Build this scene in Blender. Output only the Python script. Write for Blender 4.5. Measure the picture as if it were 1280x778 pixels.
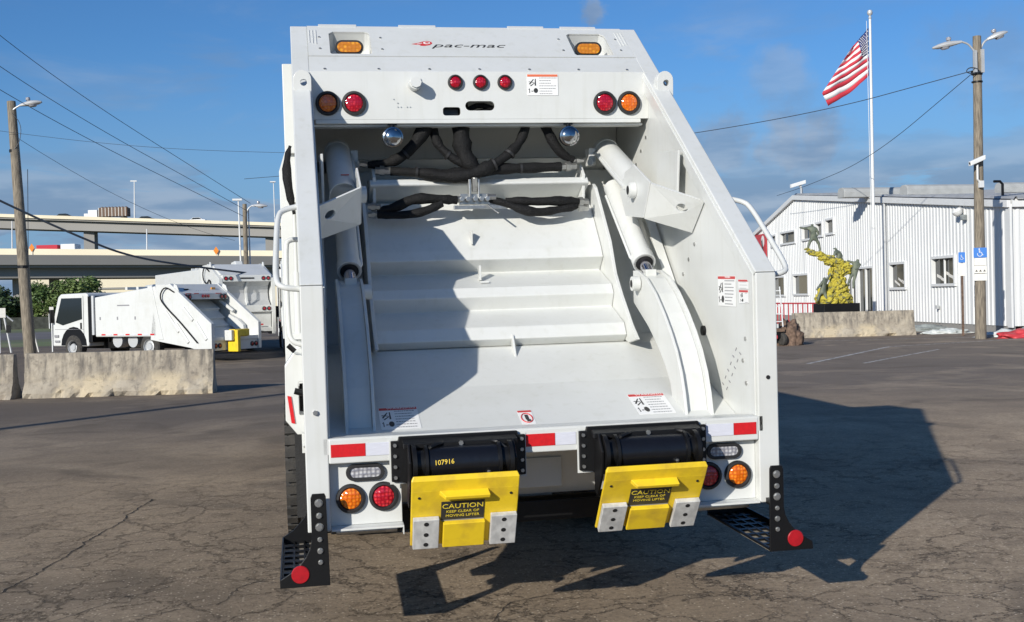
import bpy, bmesh, math, random
from mathutils import Vector, Matrix, noise
from mathutils.geometry import tessellate_polygon
random.seed(7)
S = bpy.context.scene
for o in list(bpy.data.objects): bpy.data.objects.remove(o, do_unlink=True)
COL = S.collection
PI = math.pi
R = math.radians

# ------------------------------------------------------------------ camera
cd = bpy.data.cameras.new('camera'); cam = bpy.data.objects.new('camera', cd); COL.objects.link(cam)
right = Vector((0.9831703578560617, -0.18105693199285952, -0.024381033827901917))
up = Vector((0.026218513429596753, 0.007761909060736566, 0.9996261012605039))
fwd = right.cross(up) * -1.0
back = -Vector((0.18079999166683144, 0.9834419861613932, -0.012378322511866949))
m = Matrix((right, up, back)).transposed().to_4x4()
m.translation = Vector((-1.2410963756756765, -5.7309681758891635, 1.7410440313455027))
cam.matrix_world = m
cd.sensor_width = 36.0; cd.sensor_fit = 'HORIZONTAL'; cd.lens = 36.0 * 1450 / 1280
cd.clip_start = 0.05; cd.clip_end = 20000
S.camera = cam

# ------------------------------------------------------------------ light
SUN = Vector((-0.618, -0.699, 0.359)).normalized()
w = bpy.data.worlds.new('World'); S.world = w; w.use_nodes = True
nt = w.node_tree; nt.nodes.clear()
def wn(t, **k):
    n = nt.nodes.new(t)
    for a, b in k.items(): setattr(n, a, b)
    return n
wo = wn('ShaderNodeOutputWorld'); bg = wn('ShaderNodeBackground')
sky = wn('ShaderNodeTexSky', sky_type='NISHITA', sun_disc=False)
sky.sun_elevation = math.asin(SUN.z); sky.sun_rotation = math.atan2(SUN.x, SUN.y)
sky.air_density = 1.0; sky.dust_density = 0.35; sky.ozone_density = 2.2; sky.altitude = 10
bg.inputs['Strength'].default_value = 0.05
# clouds: noise on the direction projected to a cloud deck, thin wisps above and a banded bank low down
tc = wn('ShaderNodeTexCoord'); sep = wn('ShaderNodeSeparateXYZ')
nt.links.new(tc.outputs['Generated'], sep.inputs[0])
def wmath(op, a, b=None, clamp=False):
    n = wn('ShaderNodeMath', operation=op); n.use_clamp = clamp
    for i, v in enumerate((a, b)):
        if v is None: continue
        if isinstance(v, (int, float)): n.inputs[i].default_value = v
        else: nt.links.new(v, n.inputs[i])
    return n.outputs[0]
def wramp(x, lo, hi):
    n = wn('ShaderNodeMapRange', interpolation_type='SMOOTHSTEP')
    nt.links.new(x, n.inputs[0]); n.inputs[1].default_value = lo; n.inputs[2].default_value = hi
    return n.outputs[0]
zc = wmath('ADD', wmath('MAXIMUM', sep.outputs[2], 0.0), 0.12)
comb = wn('ShaderNodeCombineXYZ')
nt.links.new(wmath('DIVIDE', sep.outputs[0], zc), comb.inputs[0]); nt.links.new(wmath('DIVIDE', sep.outputs[1], zc), comb.inputs[1])
n1 = wn('ShaderNodeTexNoise'); n1.inputs['Scale'].default_value = 1.25; n1.inputs['Detail'].default_value = 9; n1.inputs['Roughness'].default_value = .62
n1.inputs['Distortion'].default_value = .5
nt.links.new(comb.outputs[0], n1.inputs['Vector'])
n2 = wn('ShaderNodeTexNoise'); n2.inputs['Scale'].default_value = 0.55; n2.inputs['Detail'].default_value = 6; n2.inputs['Roughness'].default_value = .55
nt.links.new(comb.outputs[0], n2.inputs['Vector'])
# low bank: strongest below ~9 degrees
low = wramp(sep.outputs[2], 0.155, 0.075)
bank = wmath('MULTIPLY', wramp(wmath('ADD', n1.outputs[0], wmath('MULTIPLY', low, .16)), .53, .62), low)
wisp = wmath('MULTIPLY', wramp(wmath('MULTIPLY', n1.outputs[0], wmath('ADD', n2.outputs[0], .5)), .50, .74), wramp(sep.outputs[2], .34, .12))
fac = wmath('MAXIMUM', wmath('MULTIPLY', bank, .75), wmath('MULTIPLY', wisp, .62), True)
def puff(d, r0, amt, f):      # a small cloud standing in one part of the sky
    global fac
    dv = wn('ShaderNodeVectorMath', operation='DISTANCE'); nrm = wn('ShaderNodeVectorMath', operation='NORMALIZE'); nt.links.new(tc.outputs['Generated'], nrm.inputs[0])
    nt.links.new(nrm.outputs[0], dv.inputs[0]); dv.inputs[1].default_value = d
    nn_ = wn('ShaderNodeTexNoise'); nn_.inputs['Scale'].default_value = f; nn_.inputs['Detail'].default_value = 8; nn_.inputs['Roughness'].default_value = .62; nt.links.new(tc.outputs['Generated'], nn_.inputs['Vector'])
    e = wmath('ADD', wramp(dv.outputs['Value'], r0, 0.), wmath('MULTIPLY', wmath('SUBTRACT', nn_.outputs[0], .5), 1.9))
    fac = wmath('MAXIMUM', fac, wmath('MULTIPLY', wmath('MULTIPLY', wramp(e, .25, .95), wramp(dv.outputs['Value'], r0 * 1.1, r0 * .5)), amt), True)
puff((.2467, .94, .2355), .022, .75, 60)
puff((.3953, .9026, .1701), .06, .42, 26)
puff((.5373, .8242, .1788), .10, .42, 14)
puff((.4122, .9039, .118), .075, .8, 22)
puff((.3549, .9271, .120), .06, .7, 24)
mix = wn('ShaderNodeMix', data_type='RGBA')
nt.links.new(fac, mix.inputs[0])
tint = wn('ShaderNodeMix', data_type='RGBA', blend_type='MULTIPLY'); tint.inputs[0].default_value = 1.0
nt.links.new(sky.outputs[0], tint.inputs[6]); tint.inputs[7].default_value = (.80, 1.45, 2.2, 1)
# pale blue-grey air near the horizon all the way round
hz = wn('ShaderNodeMix', data_type='RGBA'); nt.links.new(wmath('MULTIPLY', wramp(sep.outputs[2], .22, .0), .9), hz.inputs[0])
nt.links.new(tint.outputs[2], hz.inputs[6]); hz.inputs[7].default_value = (4.4, 7.2, 11.2, 1)
nt.links.new(hz.outputs[2], mix.inputs[6])
n3 = wn('ShaderNodeTexNoise'); n3.inputs['Scale'].default_value = 2.6; n3.inputs['Detail'].default_value = 7
nt.links.new(comb.outputs[0], n3.inputs['Vector'])
cr = wn('ShaderNodeMix', data_type='RGBA')
nt.links.new(wramp(n3.outputs[0], .4, .66), cr.inputs[0])
cr.inputs[6].default_value = (4.1, 5.9, 8.8, 1); cr.inputs[7].default_value = (7.4, 8.9, 11.2, 1)
nt.links.new(cr.outputs[2], mix.inputs[7])
nt.links.new(mix.outputs[2], bg.inputs['Color']); nt.links.new(bg.outputs[0], wo.inputs[0])

sd = bpy.data.lights.new('sun', 'SUN'); sun = bpy.data.objects.new('sun', sd); COL.objects.link(sun)
sd.energy = 5.0; sd.angle = R(0.53); sd.color = (1.0, 0.95, 0.865)
sun.rotation_euler = SUN.to_track_quat('Z', 'Y').to_euler(); sun.location = (-20, -20, 20)
S.view_settings.view_transform = 'Standard'; S.view_settings.look = 'None'
S.view_settings.exposure = 0.0; S.view_settings.gamma = 1.0; S.view_settings.use_curve_mapping = False
S.render.engine = 'CYCLES'

# ------------------------------------------------------------------ materials
def new_mat(name):
    mt = bpy.data.materials.new(name); mt.use_nodes = True
    return mt, mt.node_tree, mt.node_tree.nodes['Principled BSDF']
def mat(name, col, rough=.5, metal=0., var=0., vscale=3., bump=0., bscale=60., coat=0., spec=None, col2=None, lo=.35, hi=.65, stretch=None, trans=0., detail=6):
    mt, t, b = new_mat(name)
    b.inputs['Base Color'].default_value = (*col, 1); b.inputs['Roughness'].default_value = rough
    b.inputs['Metallic'].default_value = metal; b.inputs['Coat Weight'].default_value = coat; b.inputs['Coat Roughness'].default_value = .12
    if spec is not None: b.inputs['Specular IOR Level'].default_value = spec
    if trans: b.inputs['Transmission Weight'].default_value = trans
    c = t.nodes.new('ShaderNodeTexCoord'); mp = t.nodes.new('ShaderNodeMapping'); t.links.new(c.outputs['Object'], mp.inputs[0])
    if stretch: mp.inputs['Scale'].default_value = stretch
    if var or col2:
        n = t.nodes.new('ShaderNodeTexNoise'); n.inputs['Scale'].default_value = vscale; n.inputs['Detail'].default_value = detail
        t.links.new(mp.outputs[0], n.inputs['Vector'])
        mr = t.nodes.new('ShaderNodeMapRange'); mr.inputs[1].default_value = lo; mr.inputs[2].default_value = hi
        t.links.new(n.outputs[0], mr.inputs[0])
        mx = t.nodes.new('ShaderNodeMix'); mx.data_type = 'RGBA'; t.links.new(mr.outputs[0], mx.inputs[0])
        c2 = col2 if col2 else tuple(x * (1 - var) for x in col)
        mx.inputs[6].default_value = (*col, 1); mx.inputs[7].default_value = (*c2, 1)
        t.links.new(mx.outputs[2], b.inputs['Base Color'])
        mr2 = t.nodes.new('ShaderNodeMapRange'); mr2.inputs[3].default_value = max(.02, rough - .06); mr2.inputs[4].default_value = min(1, rough + .1)
        t.links.new(n.outputs[0], mr2.inputs[0]); t.links.new(mr2.outputs[0], b.inputs['Roughness'])
    if bump:
        n = t.nodes.new('ShaderNodeTexNoise'); n.inputs['Scale'].default_value = bscale; n.inputs['Detail'].default_value = 5
        t.links.new(mp.outputs[0], n.inputs['Vector'])
        bp = t.nodes.new('ShaderNodeBump'); bp.inputs['Strength'].default_value = bump; bp.inputs['Distance'].default_value = .02
        t.links.new(n.outputs[0], bp.inputs['Height']); t.links.new(bp.outputs[0], b.inputs['Normal'])
    return mt
M = {}
def dirty_white(name, col=(.635, .645, .622), grime=.09):
    mt, t, b = new_mat(name)
    b.inputs['Roughness'].default_value = .34; b.inputs['Coat Weight'].default_value = .25; b.inputs['Coat Roughness'].default_value = .18
    c = t.nodes.new('ShaderNodeTexCoord')
    n = t.nodes.new('ShaderNodeTexNoise'); n.inputs['Scale'].default_value = 2.3; n.inputs['Detail'].default_value = 8; n.inputs['Roughness'].default_value = .6
    t.links.new(c.outputs['Object'], n.inputs['Vector'])
    mp = t.nodes.new('ShaderNodeMapping'); mp.inputs['Scale'].default_value = (14, 14, 1.1); t.links.new(c.outputs['Object'], mp.inputs[0])
    n2 = t.nodes.new('ShaderNodeTexNoise'); n2.inputs['Scale'].default_value = 1.5; n2.inputs['Detail'].default_value = 5
    t.links.new(mp.outputs[0], n2.inputs['Vector'])
    n4 = t.nodes.new('ShaderNodeTexNoise'); n4.inputs['Scale'].default_value = 55; n4.inputs['Detail'].default_value = 2
    t.links.new(c.outputs['Object'], n4.inputs['Vector'])
    r1 = t.nodes.new('ShaderNodeMapRange'); r1.inputs[1].default_value = .45; r1.inputs[2].default_value = .8; t.links.new(n.outputs[0], r1.inputs[0])
    r2 = t.nodes.new('ShaderNodeMapRange'); r2.inputs[1].default_value = .55; r2.inputs[2].default_value = .85; t.links.new(n2.outputs[0], r2.inputs[0])
    r4 = t.nodes.new('ShaderNodeMapRange'); r4.inputs[1].default_value = .77; r4.inputs[2].default_value = .83; t.links.new(n4.outputs[0], r4.inputs[0])
    a = t.nodes.new('ShaderNodeMath'); a.operation = 'ADD'; t.links.new(r1.outputs[0], a.inputs[0]); t.links.new(r2.outputs[0], a.inputs[1])
    a2 = t.nodes.new('ShaderNodeMath'); a2.operation = 'ADD'; a2.use_clamp = True; t.links.new(a.outputs[0], a2.inputs[0]); t.links.new(r4.outputs[0], a2.inputs[1])
    mx = t.nodes.new('ShaderNodeMix'); mx.data_type = 'RGBA'; t.links.new(a2.outputs[0], mx.inputs[0])
    mx.inputs[6].default_value = (*col, 1); mx.inputs[7].default_value = (col[0] * (1 - grime), col[1] * (1 - grime * 1.05), col[2] * (1 - grime * 1.35), 1)
    t.links.new(mx.outputs[2], b.inputs['Base Color'])
    rr = t.nodes.new('ShaderNodeMapRange'); rr.inputs[3].default_value = .27; rr.inputs[4].default_value = .5; t.links.new(n.outputs[0], rr.inputs[0]); t.links.new(rr.outputs[0], b.inputs['Roughness'])
    n3 = t.nodes.new('ShaderNodeTexNoise'); n3.inputs['Scale'].default_value = 4.5; n3.inputs['Detail'].default_value = 2
    t.links.new(c.outputs['Object'], n3.inputs['Vector'])
    bp = t.nodes.new('ShaderNodeBump'); bp.inputs['Strength'].default_value = .10; bp.inputs['Distance'].default_value = .03
    t.links.new(n3.outputs[0], bp.inputs['Height']); t.links.new(bp.outputs[0], b.inputs['Normal'])
    return mt
M['white'] = dirty_white('white_truck_paint')
M['white2'] = dirty_white('white_truck_paint_far', (.63, .64, .62), .10)
M['black'] = mat('black_paint', (.006, .006, .0065), .42, spec=.35, var=.3, vscale=9, bump=.05)
M['blackgloss'] = mat('black_gloss_paint', (.006, .0065, .009), .30, var=.3, vscale=20, bump=.08, bscale=30)
M['rubber'] = mat('black_rubber', (.022, .022, .022), .75, bump=.25, bscale=90, var=.3)
M['grommet'] = mat('rubber_grommet', (.02, .02, .021), .55, var=.2)
M['tyre'] = mat('tyre_rubber', (.03, .029, .027), .85, col2=(.06, .055, .048), vscale=14, bump=.4, bscale=120)
M['hose'] = mat('hose_sleeve', (.005, .005, .0055), .7, spec=.35, bump=.5, bscale=110, var=.5, vscale=30)
M['steel'] = mat('zinc_steel', (.55, .55, .53), .34, .9, var=.3, vscale=30)
M['chrome'] = mat('chrome', (.42, .42, .42), .10, 1.)
M['rod'] = mat('chrome_rod', (.62, .6, .66), .14, 1., var=.1)
M['yellow'] = mat('yellow_paint', (.80, .56, .02), .42, col2=(.60, .40, .03), vscale=9, lo=.48, hi=.70, bump=.10, bscale=25, detail=9)
M['pad'] = mat('plastic_pad', (.6, .6, .58), .55, col2=(.42, .42, .41), vscale=26, stretch=(1, 1, .3))
M['red_tape'] = mat('red_reflector', (.62, .015, .02), .3, var=.15, vscale=60)
M['red_refl'] = mat('round_red_reflector', (.40, .008, .015), .35, var=.2, vscale=60)
M['white_tape'] = mat('white_reflector', (.66, .67, .74), .24, var=.12, vscale=20, stretch=(1, 1, 18))
M['decal'] = mat('decal_film', (.8, .8, .78), .4)
M['print_black'] = mat('print_black', (.03, .03, .03), .5)
M['print_grey'] = mat('print_grey', (.25, .25, .26), .5)
M['print_red'] = mat('print_red', (.55, .04, .04), .45)
M['print_orange'] = mat('print_orange', (.7, .16, .07), .45)
M['print_white'] = mat('print_white', (.78, .78, .75), .45)
M['print_yellow'] = mat('print_yellow', (.8, .62, .05), .45)
M['chalk'] = mat('yellow_paint_marker', (.85, .6, .06), .6)
M['dark'] = mat('dark_opening', (.01, .01, .011), .8)
M['glass'] = mat('dark_glass', (.015, .02, .022), .06, spec=.8)
def lens(name, col, dark, scale=55):
    mt, t, b = new_mat(name)
    b.inputs['Roughness'].default_value = .12; b.inputs['Coat Weight'].default_value = .8; b.inputs['Coat Roughness'].default_value = .04
    c = t.nodes.new('ShaderNodeTexCoord'); v = t.nodes.new('ShaderNodeTexVoronoi'); v.inputs['Scale'].default_value = scale; v.inputs['Randomness'].default_value = .35
    t.links.new(c.outputs['Object'], v.inputs['Vector'])
    mr = t.nodes.new('ShaderNodeMapRange'); mr.inputs[1].default_value = .1; mr.inputs[2].default_value = .55; t.links.new(v.outputs['Distance'], mr.inputs[0])
    mx = t.nodes.new('ShaderNodeMix'); mx.data_type = 'RGBA'; t.links.new(mr.outputs[0], mx.inputs[0])
    mx.inputs[6].default_value = (*col, 1); mx.inputs[7].default_value = (*dark, 1); t.links.new(mx.outputs[2], b.inputs['Base Color'])
    bp = t.nodes.new('ShaderNodeBump'); bp.inputs['Strength'].default_value = .5; bp.inputs['Distance'].default_value = .01
    t.links.new(v.outputs['Distance'], bp.inputs['Height']); t.links.new(bp.outputs[0], b.inputs['Normal'])
    return mt
M['lens_red'] = lens('red_lens', (.75, .04, .05), (.33, .0, .012))
M['lens_amber'] = lens('amber_lens', (.95, .30, .02), (.62, .11, .0))
M['lens_clear'] = lens('clear_lens', (.62, .62, .62), (.22, .22, .25), 48)
M['lens_beacon'] = lens('beacon_lens', (1., .48, .02), (.55, .18, .0), 38)
M['concrete'] = mat('barrier_concrete', (.40, .36, .30), .92, col2=(.20, .175, .145), vscale=2.6, lo=.38, hi=.68, bump=.5, bscale=26)
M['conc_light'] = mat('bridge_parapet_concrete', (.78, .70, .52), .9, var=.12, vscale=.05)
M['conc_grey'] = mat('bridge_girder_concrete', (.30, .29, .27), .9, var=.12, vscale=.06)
M['galv'] = mat('galvanised_pole', (.55, .56, .56), .45, .3, var=.1)
M['wood'] = mat('weathered_pole_wood', (.30, .255, .19), .9, col2=(.13, .11, .085), vscale=4, stretch=(9, 9, .7), bump=.6, bscale=12)
M['wire'] = mat('cable', (.035, .045, .06), .6)
M['siding'] = mat('white_metal_siding', (.70, .71, .70), .42, var=.10, vscale=.7, stretch=(1, 1, .25))
M['trim'] = mat('white_trim', (.70, .71, .70), .45, var=.06)
M['roofmetal'] = mat('roof_metal', (.42, .43, .43), .5, .2, var=.2, vscale=1.5)
M['ventgrey'] = mat('ridge_vent_grey', (.40, .41, .40), .55, var=.15)
M['redpaint'] = mat('red_paint', (.55, .05, .06), .5, var=.15)
M['sign_blue'] = mat('sign_blue', (.02, .16, .52), .4)
M['sign_white'] = mat('sign_white', (.72, .70, .64), .45, var=.12, vscale=12)
M['bark'] = mat('bark', (.10, .075, .05), .95, var=.4, vscale=4, bump=.5, bscale=12)
M['seam'] = mat('asphalt_crack', (.018, .016, .014), .95)
M['line_paint'] = mat('worn_line_paint', (.62, .60, .56), .8, col2=(.26, .24, .22), vscale=7, lo=.42, hi=.58)

def asphalt():
    mt, t, b = new_mat('old_asphalt')
    N = t.nodes; Lk = t.links
    c = N.new('ShaderNodeTexCoord'); P = c.outputs['Object']
    def noise_(scale, det=5, rough=.55, vec=P, dist=0):
        n = N.new('ShaderNodeTexNoise'); n.inputs['Scale'].default_value = scale; n.inputs['Detail'].default_value = det
        n.inputs['Roughness'].default_value = rough; n.inputs['Distortion'].default_value = dist; Lk.new(vec, n.inputs['Vector']); return n
    def rng(x, a, b_, c0=0., c1=1.):
        n = N.new('ShaderNodeMapRange'); n.inputs[1].default_value = a; n.inputs[2].default_value = b_; n.inputs[3].default_value = c0; n.inputs[4].default_value = c1; Lk.new(x, n.inputs[0]); return n.outputs[0]
    def mixc(f, a, bb):
        n = N.new('ShaderNodeMix'); n.data_type = 'RGBA'
        if isinstance(f, float): n.inputs[0].default_value = f
        else: Lk.new(f, n.inputs[0])
        for s, v in ((6, a), (7, bb)):
            if isinstance(v, tuple): n.inputs[s].default_value = (*v, 1)
            else: Lk.new(v, n.inputs[s])
        return n.outputs[2]
    def mth(op, a, bb, clamp=False):
        n = N.new('ShaderNodeMath'); n.operation = op; n.use_clamp = clamp
        for i, v in enumerate((a, bb)):
            if isinstance(v, (float, int)): n.inputs[i].default_value = v
            else: Lk.new(v, n.inputs[i])
        return n.outputs[0]
    big = noise_(.16, 6, .6, dist=.6); mid = noise_(.9, 7, .62); fine = noise_(38, 3, .7); grit = noise_(150, 2, .6)
    v = N.new('ShaderNodeTexVoronoi'); v.inputs['Scale'].default_value = 95; Lk.new(P, v.inputs['Vector'])
    # tyre-swept streaks across the lot
    mp = N.new('ShaderNodeMapping'); mp.inputs['Rotation'].default_value = (0, 0, R(12)); mp.inputs['Scale'].default_value = (.16, 1.1, 1); Lk.new(P, mp.inputs[0])
    streak = noise_(1.0, 5, .6, mp.outputs[0])
    base = mixc(rng(big.outputs[0], .42, .58), (.44, .355, .262), (.27, .22, .168))
    base = mixc(mth('MULTIPLY', rng(mid.outputs[0], .4, .68), .5), base, (.19, .152, .115))
    base = mixc(mth('MULTIPLY', rng(streak.outputs[0], .5, .72), .45), base, (.50, .405, .30))
    va0 = N.new('ShaderNodeVectorMath'); va0.operation = 'MULTIPLY_ADD'; Lk.new(mid.outputs['Color'], va0.inputs[0]); va0.inputs[1].default_value = (.5, .5, 0); Lk.new(P, va0.inputs[2])
    # far part of the lot: darker with distance
    sp = N.new('ShaderNodeSeparateXYZ'); Lk.new(P, sp.inputs[0])
    fd = mth('ADD', sp.outputs[1], mth('MULTIPLY', mid.outputs[0], 5.0))
    base = mixc(mth('MULTIPLY', rng(fd, 8.5, 17.), .80), base, (.150, .135, .128))
    base = mixc(mth('MULTIPLY', rng(fine.outputs[0], .42, .66), .38), base, (.13, .105, .08))
    base = mixc(mth('MULTIPLY', rng(v.outputs['Distance'], .35, .05), .34), base, (.60, .50, .38))
    st0 = noise_(.35, 5, .6, dist=.8)
    # darker tyre arcs
    ds = N.new('ShaderNodeVectorMath'); ds.operation = 'DISTANCE'; Lk.new(va0.outputs[0], ds.inputs[0]); ds.inputs[1].default_value = (-9., 14., 0)
    wv = N.new('ShaderNodeTexNoise'); wv.noise_dimensions = '1D'; wv.inputs['Scale'].default_value = 2.2; wv.inputs['Detail'].default_value = 5; Lk.new(ds.outputs['Value'], wv.inputs['W'])
    base = mixc(mth('MULTIPLY', mth('MULTIPLY', rng(wv.outputs[0], .56, .72), rng(st0.outputs[0], .45, .6)), .34), base, (.12, .10, .085))
    # oil stains
    st = noise_(.55, 4, .5, dist=1.2)
    base = mixc(mth('MULTIPLY', rng(st.outputs[0], .56, .66), .5), base, (.105, .088, .072))
    base = mixc(mth('MULTIPLY', rng(st0.outputs[0], .52, .66), .4), base, (.52, .43, .33))
    # cracks
    wob = noise_(2.6, 8, .78)
    va = N.new('ShaderNodeVectorMath'); va.operation = 'MULTIPLY_ADD'
    Lk.new(wob.outputs['Color'], va.inputs[0]); va.inputs[1].default_value = (.55, .55, .55); Lk.new(P, va.inputs[2])
    cracks = None
    for sc, wd, msk in ((.8, .0078, (.45, .53)), (2.6, .020, (.44, .54)), (5.5, .022, (.54, .62))):
        cv = N.new('ShaderNodeTexVoronoi'); cv.feature = 'DISTANCE_TO_EDGE'; cv.inputs['Scale'].default_value = sc; Lk.new(va.outputs[0], cv.inputs['Vector'])
        ck = rng(cv.outputs['Distance'], wd * .25, wd, 1., 0.)
        mk = noise_(.45 + sc * .3, 3, .6, va.outputs[0])
        ck = mth('MULTIPLY', ck, rng(mk.outputs[0], *msk))
        cracks = ck if cracks is None else mth('MAXIMUM', cracks, ck)
    fade = rng(sp.outputs[1], 7.5, 1.5)
    cracks = mth('MULTIPLY', cracks, fade)
    peb = noise_(17, 4, .75); base = mixc(mth('MULTIPLY', rng(peb.outputs[0], .44, .7), .55), base, (.17, .135, .10))
    blot = noise_(2.4, 6, .7); base = mixc(mth('MULTIPLY', rng(blot.outputs[0], .52, .68), .4), base, (.16, .13, .10))
    # loose aggregate: pale and dark stones
    vs_ = N.new('ShaderNodeTexVoronoi'); vs_.inputs['Scale'].default_value = 48; Lk.new(P, vs_.inputs['Vector'])
    hsv = N.new('ShaderNodeSeparateColor'); Lk.new(vs_.outputs['Color'], hsv.inputs[0])
    near = rng(sp.outputs[1], 9., 1.)
    stone = mth('MULTIPLY', mth('MULTIPLY', rng(vs_.outputs['Distance'], .42, .18), near), 1.0)
    base = mixc(mth('MULTIPLY', mth('MULTIPLY', rng(hsv.outputs[0], .78, .84), stone), .75), base, (.75, .66, .54))
    base = mixc(mth('MULTIPLY', mth('MULTIPLY', rng(hsv.outputs[1], .72, .8), stone), .7), base, (.08, .062, .047))
    tone = N.new('ShaderNodeMix'); tone.data_type = 'RGBA'; tone.blend_type = 'MULTIPLY'; tone.inputs[0].default_value = 1.0
    Lk.new(base, tone.inputs[6]); gx = rng(mth('ADD', sp.outputs[0], mth('MULTIPLY', mid.outputs[0], 3.0)), .0, 6.5)
    Lk.new(mixc(gx, (.92, .88, .81), (1.22, 1.16, 1.06)), tone.inputs[7]); base = tone.outputs[2]
    base = mixc(mth('MULTIPLY', mth('MULTIPLY', cracks, rng(fine.outputs[0], .35, .6)), .95), base, (.028, .023, .019))
    Lk.new(base, b.inputs['Base Color'])
    b.inputs['Specular IOR Level'].default_value = .22
    Lk.new(rng(fine.outputs[0], .3, .7, .8, .97), b.inputs['Roughness'])
    h = mth('SUBTRACT', mth('ADD', mth('MULTIPLY', fine.outputs[0], .7), mth('MULTIPLY', grit.outputs[0], .6)), mth('MULTIPLY', cracks, 1.6))
    h = mth('ADD', h, mth('MULTIPLY', rng(v.outputs['Distance'], .5, .0), .3))
    bp = N.new('ShaderNodeBump'); bp.inputs['Strength'].default_value = .85; bp.inputs['Distance'].default_value = .014
    Lk.new(h, bp.inputs['Height']); Lk.new(bp.outputs[0], b.inputs['Normal'])
    return mt
M['asphalt'] = asphalt()
M['grass'] = mat('roadside_grass', (.10, .15, .045), .95, col2=(.19, .19, .09), vscale=.5, bump=.4, bscale=8)
M['road'] = mat('road_asphalt', (.16, .145, .14), .9, var=.25, vscale=.2)
M['earth'] = mat('distant_ground', (.14, .15, .08), .95, var=.3, vscale=.02)
M['leafA'] = mat('foliage_mid', (.065, .115, .028), .6, col2=(.12, .17, .045), vscale=1.1, lo=.4, hi=.6)
M['leafB'] = mat('foliage_dark', (.03, .06, .022), .65, col2=(.055, .09, .03), vscale=1.1, lo=.4, hi=.6)
M['bronze'] = mat('weathered_bronze', (.10, .125, .10), .7, .3, col2=(.19, .21, .15), vscale=5, bump=.6, bscale=16)
M['lichen'] = mat('lichen_yellow_rock', (.45, .38, .045), .85, col2=(.14, .14, .07), vscale=6.5, lo=.50, hi=.62, bump=1.0, bscale=11, detail=8)
M['flagcloth_red'] = mat('flag_red', (.50, .03, .05), .8); M['flagcloth_white'] = mat('flag_white', (.75, .73, .72), .8)
M['flagcloth_blue'] = mat('flag_blue', (.018, .03, .13), .8)
M['tarp'] = mat('white_tarp', (.66, .68, .66), .6, col2=(.42, .46, .45), vscale=5, bump=.5, bscale=6)
M['tarp_grey'] = mat('grey_tarp', (.30, .33, .32), .6, col2=(.18, .2, .2), vscale=4, bump=.5, bscale=6)
M['orange'] = mat('orange_sign', (.8, .25, .02), .5)
M['grip'] = mat('dusty_grip_strip', (.30, .265, .21), .9, col2=(.2, .175, .14), vscale=30)
M['rust'] = mat('rusty_scrap', (.20, .13, .09), .85, var=.5, vscale=12)
M['blue_grey'] = mat('window_blind', (.20, .19, .15), .5, var=.3, vscale=3)

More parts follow.
